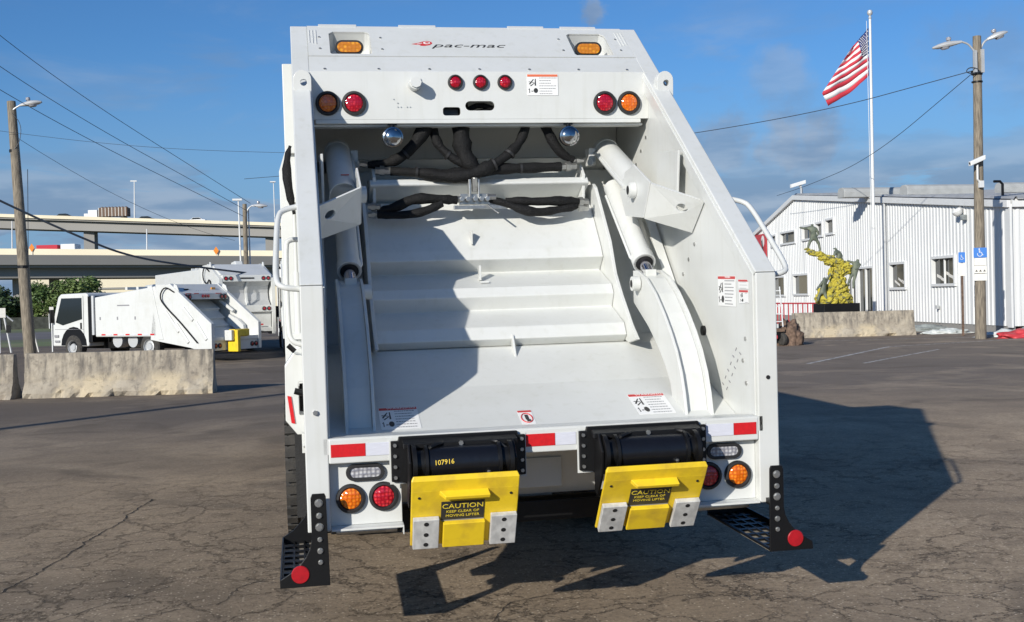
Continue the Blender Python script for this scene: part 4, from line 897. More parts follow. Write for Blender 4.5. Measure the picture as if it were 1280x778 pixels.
# lay siding in full-height panels between openings; each panel an object of its own
cuts = sorted(set([0, 3.2, 4.37, 6.42, 9.17, 10.86, 11.3, 12.95, 16.4, 18.16, 19.32, 19.9, 20.88, 21.3, 22.42, 23.3, 24.6, 25.08, 26.8, 27.4, 28.35, 29.1, 29.4, 30.4, 32.6, 36.0]))
ops = [(a, b, c, d) for a, b, c, d, _ in wins] + [(12.95, 16.4, .0, 2.66)]
for a, b in zip(cuts, cuts[1:]):
    blk = sorted([(c, d) for (x, y, c, d) in ops if x < b - .01 and y > a + .01])
    z = .30
    for c, d in blk:
        if c > z + .02: panel(a, b, z, c).build('siding_panel', 'siding', bld)
        z = d
    panel(a, b, z, 0, top_z).build('siding_panel', 'siding', bld)
def wbox(s0, s1, z0, z1, o0, o1, mb=None):
    mb = mb or MB(); vs = [W(a, c, o) for c in (z0, z1) for o in (o0, o1) for a in (s0, s1)]
    return mb.add(vs, [(0, 2, 3, 1), (4, 5, 7, 6), (0, 1, 5, 4), (2, 6, 7, 3), (0, 4, 6, 2), (1, 3, 7, 5)])
wbox(-.0, 36, 0, .30, -.1, -.02).build('foundation', 'conc_grey', bld)
for a, b, c, d, sl in wins:
    fr = MB(); t_ = .09
    for q in ((a - .07, b + .07, d - .02, d + t_), (a - .07, b + .07, c - t_, c + .02), (a - t_, a + .03, c, d), (b - .03, b + t_, c, d)): wbox(*q, -.08, .10, fr)
    if sl: wbox((a + b) / 2 - .03, (a + b) / 2 + .03, c, d, -.05, .02, fr)
    wn_ = fr.build('window', 'trim', bld, bevel=.008)
    wbox(a, b, c, d, -.10, -.08).build('pane', 'glass', wn_)
    if not sl and c > 4: wbox(a + .1, b - (b - a) * .4, c + .05, d - .05, -.075, -.07).build('blind', 'blue_grey', wn_)
    if sl:
        bl_ = MB()
        for k in range(5):
            p = W(a + .25 + .36 * k, c + .18 + .12 * (k % 3), -.078); bl_.obox(p, WD + Vector((0, 0, .25)), WN, (0, 0, 1), .22, .002, .06)
        bl_.build('boxes_inside', 'sign_white', wn_, kind='stuff')
    if c < 2.2 and not sl and a < 12:
        bl_ = MB()
        for k in range(3): bl_.obox(W(a + .4 + .4 * k, c + .2 + .1 * (k % 2), -.078), WD + Vector((0, 0, .35)), WN, (0, 0, 1), .3, .002, .05)
        bl_.build('boxes_inside', 'sign_white', wn_, kind='stuff')
def door_unit(a, b, c, d):
    fr = MB()
    for q in ((a - .06, b + .06, d - .02, d + .08), (a - .06, a + .05, c, d), (b - .05, b + .06, c, d)): wbox(*q, -.08, .06, fr)
    dd = fr.build('door_frame', 'trim', bld, bevel=.006)
    wbox(a, b, c, d, -.10, -.08).build('door_glass', 'glass', dd)
    mb = MB(); n_ = 3 if b - a > 1.5 else 1
    for k in range(1, n_ + 1): x = a + (b - a) * k / (n_ + 1) if n_ > 1 else (a + b) / 2
    wbox((a + b) / 2 - .05, (a + b) / 2 + .05, c, d, -.06, .03, mb); mb.build('door_post', 'trim', dd)
door_unit(*door); door_unit(*door2)
# eave and rake trim, corner trim, downspout
for a, b in ((-.1, 24.6), (24.6, 36.0)):
    mb = MB(); za, zb = top_z(max(a, 0)), top_z(b - .001)
    vs = [W(a, za - .16, .03), W(b, zb - .16, .03), W(b, zb + .09, .03), W(a, za + .09, .03)]; vs += [v + WN * .14 for v in vs]
    mb.add(vs, [(0, 1, 2, 3), (7, 6, 5, 4), (0, 4, 5, 1), (1, 5, 6, 2), (2, 6, 7, 3), (3, 7, 4, 0)]).build('rake_trim', 'trim', bld, bevel=.01)
wbox(-.12, .2, .25, 4.5, .0, .08).build('corner_trim', 'trim', bld, bevel=.01)
MB().tube([W(11.25, 5.55, .10), W(11.25, 3.0, .10), W(11.25, .35, .10), W(11.25, .3, .25)], .05, 8).build('downspout', 'galv', bld, smooth=True)
MB().box(-.06, .06, -.06, .06, 0, .14).build('gas_meter', 'galv', bld).location = W(5.85, .85, .12)
# front wall after the corner, side/back walls, roof slopes
IN = -WN
fw = MB(); n_ = 60; st = []
for k in range(n_):
    for ds, o in ((0, 0), (.17, 0), (.20, .035), (.27, .035)): st.append((k * .3 + ds, o))
vs = []
for q, o in st: p = WA + IN * (q + .02) - WD * (o); vs += [p + Vector((0, 0, .3)), p + Vector((0, 0, 4.45))]
fw.add(vs, [(2 * i, 2 * i + 2, 2 * i + 3, 2 * i + 1) for i in range(len(st) - 1)]); fw.build('front_wall', 'siding', bld)
MB().add([WA + IN * 0 - WD * .04 + Vector((0, 0, 4.4)), WA + IN * 18 - WD * .04 + Vector((0, 0, 4.4)), WA + IN * 18 - WD * .04 + Vector((0, 0, 4.68)), WA - WD * .04 + Vector((0, 0, 4.68)),
    WA - WD * .18 + Vector((0, 0, 4.4)), WA + IN * 18 - WD * .18 + Vector((0, 0, 4.4)), WA + IN * 18 - WD * .18 + Vector((0, 0, 4.68)), WA - WD * .18 + Vector((0, 0, 4.68))],
    [(0, 1, 2, 3), (7, 6, 5, 4), (0, 4, 5, 1), (1, 5, 6, 2), (2, 6, 7, 3), (3, 7, 4, 0)]).build('eave_trim', 'trim', bld)
for q in (.75, 3.9): MB().obox(WA + IN * q - WD * .05 + Vector((0, 0, 2.35)), IN, WD, (0, 0, 1), .12, .05, 2.05).build('wall_column', 'trim', bld, bevel=.01)
MB().obox(WA + IN * 1.35 - WD * .12 + Vector((0, 0, 4.1)), IN, WD, (0, 0, 1), .16, .1, .07).build('wall_light', 'black', bld, bevel=.01)
rf = MB()
for (sa, sb) in ((-.3, 24.6), (24.6, 36.2)):
    za, zb = top_z(max(sa, 0)) + .05, top_z(sb) + .05
    k = 0; N_ = 46
    for i in range(N_):   # standing ribs of the roof sheet, running down the slope
        x0 = i * .4; a0, a1 = W(sa, za + .06, -x0 + .03), W(sb, zb + .06, -x0 + .03); b0, b1 = W(sa, za + .06, -x0 - .4), W(sb, zb + .06, -x0 - .4)
        c0, c1 = W(sa, za + .14, -x0 - .03), W(sb, zb + .14, -x0 - .03); d0, d1 = W(sa, za + .14, -x0 - .09), W(sb, zb + .14, -x0 - .09); e0, e1 = W(sa, za + .06, -x0 - .12), W(sb, zb + .06, -x0 - .12)
        rf.add([a0, a1, c1, c0, d0, d1, e0, e1, b0, b1], [(0, 1, 2, 3), (3, 2, 5, 4), (4, 5, 7, 6), (6, 7, 9, 8)])
rf.build('roof', 'roofmetal', bld)
wbox(35.9, 36.0, 0, 4.6, -18, 0).build('back_wall', 'siding', bld)
wbox(0, 24, 0, 4.6, -18.1, -18).build('far_side_wall', 'siding', bld)
# scalloped edge caps and ridge vents
for (x0, x1, y0, zz) in ((20.9, 23.45, 40.95, 5.75), (24.8, 27.7, 40.3, 5.75), (28.9, 32, 39.6, 5.75)):
    mb = MB(); pr_ = [(.0, 0), (.0, .24), (.06, .38), (.2, .45), (.5, .45), (.64, .38), (.7, .24), (.7, 0)]; x0 -= .15; x1 += .25
    mb.prism([(a, b) for a, b in pr_], x0, x1); o = mb.build('roof_vent', 'ventgrey', bld, bevel=.02); o.location = (2.4 if x0 < 22 else 0, y0 + (2.2 if x0 < 22 else 0), zz + (.12 if x0 < 22 else -.04))
# security lamp on the wall
t = MB().lathe([(.0, .0), (.16, .02), (.2, .1), (.16, .22), (.05, .3), (0, .3)], W(3.6, 4.62, .30), (.35, -.2, -.9), 16)
sl_ = thing('wall_flood_lamp', 'white round flood lamp high on the corrugated wall above the sliding window', 'lamp')
t.build('lamp_shade', 'trim', sl_, smooth=True); MB().tube([W(3.6, 4.6, .02), W(3.6, 4.68, .15), W(3.6, 4.62, .3)], .025, 6).build('bracket', 'galv', sl_)
MB().box(-.09, .09, -.09, .09, -.1, .1).build('sensor', 'tarp_grey', sl_, bevel=.02).location = W(3.3, 4.28, .15)
# red wall sign
rs = thing('wall_sign', 'red sign with white and black mark on the wall beside the grab handle', 'sign')
wbox(30.3, 33.6, 3.55, 5.2, .05, .11).build('sign_board', 'redpaint', rs, bevel=.01)
mk = MB(); mk.plate([(31.0 + .35 * math.cos(t), 4.75 + .35 * math.sin(t)) for t in [i * PI / 8 for i in range(16)]], [], lambda a, b: W(a, b, .115), WN * -.004); mk.build('sign_mark', 'print_white', rs)
mk = MB(); mk.plate([(30.85, 4.1), (31.15, 4.1), (31.3, 4.75), (31.1, 4.9)], [], lambda a, b: W(a, b, .12), WN * -.004); mk.build('sign_letter', 'print_black', rs)
# camera unit on the roof peak
rc = thing('roof_camera', 'white camera on a short mast at the roof peak', 'camera', W(23.8, 6.85, -.1))
MB().cyl((0, 0, -.1), (0, 0, .62), .04, 8).cyl((.12, .1, 0), (.12, .1, .45), .025, 6).build('mast', 'galv', rc); MB().obox((-.18, .0, .68), (1, -.1, .28), (0, 1, 0), (0, 0, 1), .42, .12, .10).build('camera_housing', 'trim', rc, bevel=.02)
MB().cyl((0, 0, .4), (-.1, 0, .62), .03, 6).build('arm', 'galv', rc)
mst = thing('roof_mast', 'short black pipe mast on the roof behind the utility pole', 'mast', (24.4, 33.1, 4.6)); MB().tube([(0, 0, 0), (0, 0, .85), (-.1, 0, .95), (-.35, 0, .95)], .05, 8).build('pipe', 'black', mst)

# red railing along the wall
rl = thing('railing', 'low red metal railing in front of the white building', 'railing')
pts = [Vector((21.6, 55.0, 0)), Vector((20.9, 45.0, 0)), Vector((21.3, 41.2, 0))]
def rail(mb_name, z):
    MB().tube([p + Vector((0, 0, z)) for p in pts], .035, 6).build(mb_name, 'redpaint', rl)
rail('top_rail', 1.12); rail('bottom_rail', .25)
L0 = (pts[1] - pts[0]).length; L1_ = (pts[2] - pts[1]).length
k = 0; d_ = 0
bmesh_b = MB().box(-.018, .018, -.018, .018, .0, 1.12).mesh('baluster'); bmesh_b.materials.append(M['redpaint'])
while d_ < L0 + L1_:
    p = pts[0].lerp(pts[1], d_ / L0) if d_ < L0 else pts[1].lerp(pts[2], (d_ - L0) / L1_)
    o = bpy.data.objects.new('baluster', bmesh_b); COL.objects.link(o); o.parent = rl; o.location = p; d_ += .42

# ------------------------------------------------------------------ statue on its black base
stt = thing('statue', 'bronze monument of figures climbing a rock crusted with yellow-green lichen', 'statue', (19.75, 37.3, 0))
MB().box(-.72, .80, -.5, .5, .78, 1.16).box(-.62, .66, -.4, .4, 0, .78).build('statue_base', 'black', stt, bevel=.02)
def rock(name, blobs, seed, amp=.11):
    bm = bmesh.new()
    for (x, y, z, rx, ry, rz) in blobs:
        r_ = bmesh.ops.create_icosphere(bm, subdivisions=4, radius=1.0)
        for v in r_['verts']:
            d = v.co.normalized(); p = Vector((x + d.x * rx, y + d.y * ry, z + d.z * rz)); q = p * 4.6 + Vector((seed, 0, 0))
            f = 1 + (abs(noise.noise(q)) * 1.4 - .35) * amp / max(rx, .2) + noise.noise(q * 2.7) * amp * .7 / max(rx, .2)
            v.co = Vector((x + d.x * rx * f, y + d.y * ry * f, z + d.z * rz * f))
    me = bpy.data.meshes.new(name); bm.to_mesh(me); bm.free(); me.materials.append(M['lichen'])
    o = bpy.data.objects.new(name, me); COL.objects.link(o); o.parent = stt; return o
rk = rock('rock', [(-.28, 0, 1.33, .58, .42, .34), (.18, 0, 1.33, .50, .40, .36), (-.02, 0, 1.72, .40, .34, .32), (.22, .05, 1.75, .34, .32, .38), (-.42, .05, 1.62, .22, .2, .2), (.14, 0, 2.1, .24, .24, .30), (.22, 0, 2.40, .27, .25, .22),
              (.32, 0, 2.64, .36, .26, .20), (.0, 0, 2.80, .40, .24, .17), (-.35, 0, 2.97, .36, .18, .14), (-.70, 0, 3.12, .32, .14, .11), (-1.0, 0, 3.24, .24, .10, .08), (-1.16, 0, 3.32, .12, .07, .05), (.54, 0, 2.48, .22, .20, .18), (-.1, .1, 2.35, .1, .1, .35)], 3.3, .16)
def figure(label, joints, edges, radii, off):
    """one skinned body: joints in metres, radii per joint"""
    me = bpy.data.meshes.new('bronze_figure'); me.from_pydata([Vector(j) + Vector(off) for j in joints], edges, [])
    o = bpy.data.objects.new('bronze_figure', me); COL.objects.link(o); o.parent = stt; me.materials.append(M['bronze'])
    sk = o.modifiers.new('skin', 'SKIN'); sk.use_smooth_shade = True
    for i, r_ in enumerate(radii):
        v = me.skin_vertices[0].data[i]; v.radius = (r_, r_)
    me.skin_vertices[0].data[0].use_root = True
    sb = o.modifiers.new('sub', 'SUBSURF'); sb.levels = sb.render_levels = 1
    o['label'] = label
    return o
E_ = [(0, 1), (1, 2), (2, 3), (3, 4), (0, 5), (5, 6), (6, 7), (7, 8), (0, 9), (9, 10), (10, 11), (11, 12), (2, 13), (13, 14), (14, 15), (2, 16), (16, 17), (17, 18)]
RR = [.10, .11, .12, .05, .085, .075, .06, .045, .04, .075, .06, .045, .04, .06, .045, .035, .06, .045, .035]
# standing figure on the tip, striding, one arm stretched forward
figure('standing figure on the rock tip with arm stretched out', [(-.40, 0, 3.72), (-.42, 0, 3.88), (-.44, 0, 4.02), (-.46, 0, 4.10), (-.47, 0, 4.19), (-.48, .03, 3.62), (-.60, .03, 3.42), (-.66, .03, 3.18), (-.74, .03, 3.16), (-.34, -.03, 3.6), (-.22, -.03, 3.40), (-.16, -.03, 3.14), (-.22, -.03, 3.10),
        (-.60, .08, 4.02), (-.78, .08, 4.02), (-.98, .08, 4.06), (-.34, -.09, 3.98), (-.26, -.09, 3.82), (-.32, -.09, 3.68)], E_, RR, (-.45, 0, .14))
figure('crouching figure climbing behind the ledge', [(.28, .12, 2.78), (.24, .12, 2.92), (.16, .12, 3.02), (.12, .12, 3.08), (.08, .12, 3.15), (.2, .1, 2.72), (.1, .05, 2.66), (.05, .05, 2.6), (.0, .05, 2.6), (.36, .15, 2.7), (.4, .12, 2.6), (.42, .1, 2.5), (.4, .1, 2.48),
        (.05, .02, 2.95), (-.03, .0, 2.82), (-.1, .0, 2.76), (.3, .2, 2.96), (.4, .16, 2.84), (.36, .1, 2.74)], E_, RR, (0, 0, .22))
figure('figure climbing up the right side of the rock', [(.72, -.15, 2.1), (.80, -.15, 2.28), (.86, -.15, 2.42), (.90, -.15, 2.5), (.93, -.15, 2.60), (.68, -.1, 2.0), (.58, -.12, 1.82), (.48, -.15, 1.62), (.44, -.2, 1.56), (.78, -.2, 1.96), (.68, -.22, 1.72), (.66, -.24, 1.48), (.62, -.26, 1.44),
        (.74, -.1, 2.46), (.6, -.1, 2.5), (.48, -.1, 2.56), (.96, -.2, 2.38), (.86, -.25, 2.24), (.72, -.26, 2.2)], E_, RR, (0, 0, .30))
figure('figure reaching up at the left of the rock', [(-.5, -.2, 1.75), (-.45, -.2, 1.92), (-.4, -.2, 2.06), (-.4, -.2, 2.14), (-.42, -.2, 2.23), (-.56, -.2, 1.62), (-.68, -.25, 1.5), (-.72, -.25, 1.32), (-.8, -.28, 1.3), (-.42, -.22, 1.62), (-.4, -.28, 1.42), (-.36, -.28, 1.24), (-.42, -.32, 1.22),
        (-.3, -.15, 2.1), (-.18, -.12, 2.24), (-.08, -.1, 2.38), (-.52, -.25, 2.02), (-.68, -.28, 1.86), (-.8, -.28, 1.72)], E_, RR, (-.16, -.05, -.02))

# ------------------------------------------------------------------ flagpole with flag
fp = thing('flagpole', 'tall white flagpole rising behind the concrete barrier on the right', 'flagpole', (23.17, 40.6, 0))
MB().cyl((0, 0, 0), (.08, .05, 13.3), .085, 16, .05).build('pole', 'trim', fp, smooth=True)
MB().lathe([(.0, 0), (.05, 0), (.07, .05), (.05, .1), (.04, .14), (.10, .2), (.12, .28), (.09, .37), (0, .4)], (.08, .05, 13.3), (0, 0, 1), 16).build('finial', 'galv', fp, smooth=True)
MB().cyl((0, 0, 0), (0, 0, .12), .2, 16, .12).build('pole_collar', 'galv', fp); MB().cyl((-.1, -.05, 1.0), (-.12, -.02, 13.2), .012, 5).build('halyard', 'trim', fp)
flg = thing('flag', 'American flag with red and white stripes drooping from the white flagpole', 'flag', (23.17, 40.6, 0))
# corners relative to pole (hoist edge next to pole); cloth hangs down to the left
HTp, HBp, FTp, FMp, FBp = Vector((-.03, .0, 12.92)), Vector((-.05, 0, 10.86)), Vector((-.72, .12, 12.12)), Vector((-2.08, .36, 10.17)), Vector((-1.80, .3, 9.62))
def fly(v): return FTp.lerp(FMp, v / .8) if v < .8 else FMp.lerp(FBp, (v - .8) / .2)
def uc(v): return .80 - .64 * min(1, v / .54) ** .45
def fpt(u, v):   # u 0 at the hoist..1 at the fly, v 0 top..1 bottom
    p = HTp.lerp(HBp, v).lerp(fly(v), u)
    p += Vector((0, 0, -math.sin(PI * u) * .10 * v))
    wv = (math.sin(u * 9 + v * 4.2) * .09 + math.sin(u * 4 - v * 7) * .07) * min(1, u * 4)
    return p + Vector((wv * .25, wv, -abs(wv) * .25))
def patch(name, m_, fu0, fu1, v0, v1, nu, nv):
    vs = []; fs = []
    for i in range(nu + 1):
        for j in range(nv + 1):
            v = v0 + (v1 - v0) * j / nv; a, b = fu0(v), fu1(v); vs.append(fpt(a + (b - a) * i / nu, v))
    for i in range(nu):
        for j in range(nv): a = i * (nv + 1) + j; fs.append((a, a + nv + 1, a + nv + 2, a + 1))
    mb = MB().add(vs, fs); o = mb.build(name, m_, flg, smooth=True); sm_ = o.modifiers.new('thick', 'SOLIDIFY'); sm_.thickness = .006; return o
zero_, one_ = (lambda v: 0.), (lambda v: 1.)
for k in range(13):
    patch('flag_stripe', 'flagcloth_red' if k % 2 == 0 else 'flagcloth_white', uc if k < 7 else zero_, one_, k / 13, (k + 1) / 13, 28, 2)
patch('flag_canton', 'flagcloth_blue', zero_, uc, 0, 7 / 13, 12, 14)
st_ = MB()
for r_ in range(9):
    for c_ in range(6 if r_ % 2 == 0 else 5):
        v = 7 / 13 * (r_ + 1) / 10; u = uc(v) * ((2 * c_ + 1 + (r_ % 2)) / 12)
        ce = fpt(u, v) + Vector((0, -.012, 0)); e1 = Vector((1, 0, 0)); e2 = Vector((0, 0, 1))
        pts_ = [ce + (e1 * math.cos(2 * PI * i / 10) + e2 * math.sin(2 * PI * i / 10)) * (.036 if i % 2 == 0 else .016) for i in range(10)]
        st_.add(pts_, [tuple(range(10))])
st_.build('flag_stars', 'flagcloth_white', flg)

# ------------------------------------------------------------------ utility pole with lamps, camera, signs (right)
up = thing('utility_pole', 'weathered wooden utility pole with accessible parking signs beside the white building', 'utility pole', (20.45, 28.45, 0), 0, 'wooden utility poles')
mb = MB(); mb.tube([(0, 0, 0), (.02, .0, 2.5), (.05, .03, 5), (.09, .06, 7.5), (.13, .10, 9.8)], [.175, .165, .15, .14, .13], 20); mb.build('pole', 'wood', up, smooth=True)
MB().cyl((.09, .07, 8.55), (.09, .07, 8.6), .175, 16).build('pole_band', 'black', up); MB().cyl((.09, .07, 8.3), (.09, .07, 8.34), .175, 16).build('pole_band', 'black', up); MB().cyl((-.15, .0, 8.62), (.3, .1, 8.72), .03, 6).build('crossbar', 'black', up)
def street_head(parent, arm, tip, yaw):
    MB().tube(arm, .032, 8, 2).build('lamp_arm', 'galv', parent, smooth=True)
    a = Vector(arm[-1]); d = (Vector(tip) - a); L_ = d.length; d.normalize(); sd_ = d.cross(Vector((0, 0, 1))).normalized(); uz = sd_.cross(d)
    vs = []; fs = []; secs = [(0, .05, .05), (.12, .09, .07), (.3, .14, .10), (.55, .19, .12), (.8, .17, .09), (1.0, .06, .04)]
    for t, w_, h_ in secs:
        for k in range(12):
            an = 2 * PI * k / 12; vs.append(a + d * (t * L_) + sd_ * (w_ * math.cos(an)) + uz * (h_ * max(-.45, math.sin(an))))
    for i in range(len(secs) - 1):
        for k in range(12): fs.append((i * 12 + k, i * 12 + (k + 1) % 12, (i + 1) * 12 + (k + 1) % 12, (i + 1) * 12 + k))
    fs += [tuple(range(12)), tuple(range((len(secs) - 1) * 12, len(secs) * 12))]
    h = MB().add(vs, fs).build('lamp_head', 'galv', parent, smooth=True)
    c_ = a + d * (.58 * L_)
    MB().lathe([(0, .0), (.12, -.02), (.15, .02), (.15, .05)], c_ - uz * .09, uz, 16).build('lamp_glass', 'lens_clear', h, smooth=True)
    c2 = a + d * (.42 * L_) + uz * .11
    MB().cyl(c2 - uz * .03, c2 + uz * .03, .05, 10).lathe([(.075, .03), (.085, .08), (.07, .13), (0, .15)], c2, uz, 12).build('photocell', 'lens_clear', h, smooth=True)
street_head(up, [(0, -.05, 9.2), (-.12, -.05, 9.35), (-.28, -.05, 9.52), (-.48, -.03, 9.58)], (-1.30, .35, 9.44), 0)
street_head(up, [(.2, .1, 9.2), (.28, .1, 9.45), (.38, .1, 9.62), (.5, .1, 9.70)], (1.12, -.05, 9.92), 0)
MB().box(-.1, -.02, -.14, -.02, 8.6, 9.3).box(.16, .26, -.1, .02, 8.6, 9.35).build('pole_bracket', 'galv', up)
MB().tube([(.1, -.1, 8.6), (-.05, -.15, 8.72), (-.3, -.1, 8.75), (-.42, -.1, 8.6), (-.2, -.1, 8.55), (.1, -.12, 8.62)], .018, 6, 2).build('service_loop', 'wire', up, smooth=True)
cc = thing('security_camera', 'white security camera bracketed to the wooden pole', 'camera', (20.4, 28.3, 5.0))
MB().tube([(.05, -.02, 0), (-.08, -.05, .15), (-.08, -.05, .62)], .035, 8).box(-.02, .12, -.1, .02, -.12, .1).build('camera_arm', 'trim', cc, bevel=.005)
MB().obox((-.12, -.1, .74), (1, -.15, .42), (0, 1, 0), (0, 0, 1), .26, .085, .075).build('camera_housing', 'trim', cc, bevel=.02); MB().cyl((-.355, -.07, .645), (-.37, -.065, .64), .05, 12).build('camera_lens', 'dark', cc)
VD = Vector((-.18 - .35, -.98, 0)).normalized()       # signs face roughly towards the lot entrance
XD = Vector((-VD.y, VD.x, 0)); XD = -XD if XD.x < 0 else XD
def wheel_symbol(mb, o, xd, s_):
    zd = Vector((0, 0, 1)); n_ = xd.cross(zd)
    P_ = lambda a, b: Vector(o) + xd * (a * s_) + zd * (b * s_) + n_ * .0025
    ring = [P_(-.04 + .26 * math.cos(t), -.18 + .26 * math.sin(t)) for t in [R(-205 + i * 19) for i in range(14)]]
    mb.tube(ring, .035 * s_, 5); mb.plate(circ(-.1, .42, .075, 10), [], P_, n_ * -.001)
    mb.tube([P_(-.1, .3), P_(-.08, .0), P_(.16, .0), P_(.26, -.3), P_(.36, -.27)], .045 * s_, 5); mb.tube([P_(-.08, .17), P_(.1, .17)], .035 * s_, 5)
def signboard(name, label, c_, w_, h_, m_, sym=None, lines=None, group=None):
    c_ = Vector(c_); sg = thing(name, label, 'sign', c_, 0, group)
    zero = Vector((0, 0, 0)); MB().plate(rrect(-w_ / 2, w_ / 2, -h_ / 2, h_ / 2, .02, 3), [], lambda a, b: XD * a + Vector((0, 0, b)) + XD.cross(Vector((0, 0, 1))) * 0, VD * -.006).build('sign_plate', m_, sg)
    if sym: mb = MB(); wheel_symbol(mb, VD * .003, XD, sym); mb.build('wheelchair_symbol', 'print_white', sg)
    if lines:
        for (tx_, sz, z, mm) in lines: text_into(MB(), tx_, sz, VD * .003 + Vector((0, 0, z)), XD, (0, 0, 1), .0008).build('lettering', mm, sg)
    return sg
B_ = Vector((20.45, 28.45, 0)) + VD * .185
signboard('parking_sign', 'blue wheelchair parking sign at the top of the wooden pole', B_ + Vector((.02, 0, 2.79)), .40, .32, 'sign_blue', .27)
signboard('parking_sign', 'white plate directly under the blue sign on the wooden pole', B_ + Vector((.02, 0, 2.50)), .36, .24, 'sign_white', None, None)
signboard('parking_sign', 'middle white plate with lettering on the wooden pole', B_ + Vector((.02, 0, 2.25)), .38, .24, 'sign_white', None, None)
signboard('parking_sign', 'lowest white plate with clipped corners on the wooden pole', B_ + Vector((.02, 0, 2.0)), .38, .22, 'sign_white')
mk = thing('sign_marking', 'dark arrow marks on the white plates of the wooden pole', 'sign marking', B_ + Vector((.02, 0, 2.2)) + VD * .004)
for q in (-.12, 0, .12): MB().add([XD * (q - .04) + Vector((0, 0, -.02)), XD * (q + .04) + Vector((0, 0, -.02)), XD * q + Vector((0, 0, .045))], [(0, 1, 2)]).build('arrow', 'print_black', mk)
sp_ = thing('sign_post', 'thin brown metal post carrying a small blue wheelchair sign by the window', 'sign post', (21.40, 31.0, 0))
MB().box(-.03, .03, -.03, .03, 0, 2.9).build('post', 'rust', sp_)
signboard('parking_sign', 'small blue wheelchair sign on the thin metal post', Vector((21.40, 31.0, 2.72)) + VD * .05, .22, .36, 'sign_blue', .18)
signboard('parking_sign', 'narrow pale plate under the small blue sign on the thin post', Vector((21.40, 31.0, 2.30)) + VD * .05, .22, .44, 'sign_white')

# things lying along the wall foot
def heap(name, label, cat, c_, sz, m_, seed, group=None):
    bm = bmesh.new(); bmesh.ops.create_icosphere(bm, subdivisions=4, radius=1.0)
    for v in bm.verts:
        d = v.co.copy(); q = d * 2.2 + Vector((seed, 0, 0)); f = 1 + noise.noise(q) * .45 + noise.noise(q * 3) * .18
        v.co = Vector((d.x * sz[0] * f, d.y * sz[1] * f, max(0, d.z) * sz[2] * f))
    me = bpy.data.meshes.new(name); bm.to_mesh(me); bm.free(); me.materials.append(M[m_]); me.polygons.foreach_set('use_smooth', [True] * len(me.polygons))
    o = bpy.data.objects.new(name, me); COL.objects.link(o); o.location = c_; return tag(o, label, cat, group)
heap('tarp_bundle', 'white tarp bundle on the ground left of the thin sign post', 'tarp', (22.1, 33.2, 0), (.9, .3, .17), 'tarp', 1.2)
heap('tarp_bundle', 'grey tarp bundle at the wall foot beside the barrier end', 'tarp', (22.8, 36.0, 0), (1.3, .4, .22), 'tarp_grey', 5.1)
heap('tarp_bundle', 'crumpled white tarp behind the foot of the wooden pole', 'tarp', (22.1, 29.6, 0), (1.0, .3, .2), 'tarp', 8.6)
heap('tarp_bundle', 'small grey tarp heap right of the wooden pole', 'tarp', (22.6, 29.2, 0), (.6, .3, .26), 'tarp_grey', 3.6)
heap('red_tarp', 'low red cover on the ground at the right edge of the photo', 'cover', (22.2, 28.4, 0), (1.2, .5, .26), 'redpaint', 6.3)

# cluttered cart and ladder beside the barrier
ld = thing('step_ladder', 'white step ladder standing against the cart right of the big truck', 'ladder', (13.45, 28.25, 0))
for x in (-.16, .12): MB().tube([(x, 0, .6), (x * .7, .12, 1.85)], .02, 6).build('ladder_rail', 'trim', ld)
for k in range(5): MB().box(-.14, .12, .0 + .025 * k, .06 + .025 * k, .75 + .24 * k, .78 + .24 * k).build('ladder_rung', 'trim', ld)
ct = thing('utility_cart', 'cluttered utility cart with dark load just right of the big truck', 'cart', (13.25, 28.6, 0)); ct.scale = (.8, .8, .8)
MB().box(-.5, .5, -.4, .4, .55, .68).build('cart_tray', 'rust', ct, bevel=.01); MB().box(-.5, .4, -.35, .35, .3, .55).build('cart_engine', 'black', ct, bevel=.02); MB().box(-.2, .2, -.4, -.3, .28, .42).build('cart_lamp', 'redpaint', ct, bevel=.02)
for x in (-.35, .42): MB().lathe([(0, -.09), (.2, -.09), (.26, -.05), (.26, .05), (.2, .09), (0, .09)], (x, -.3, .26), (1, .2, 0), 18).build('wheel', 'tyre', ct)
MB().box(-.3, .3, -.3, .2, .68, .86).build('cart_load', 'tarp', ct, bevel=.04)
heap('scrap_pile', 'brown lumpy scrap leaning at the barrier end', 'scrap', (13.95, 28.6, 0), (.42, .35, .72), 'rust', 2.7)

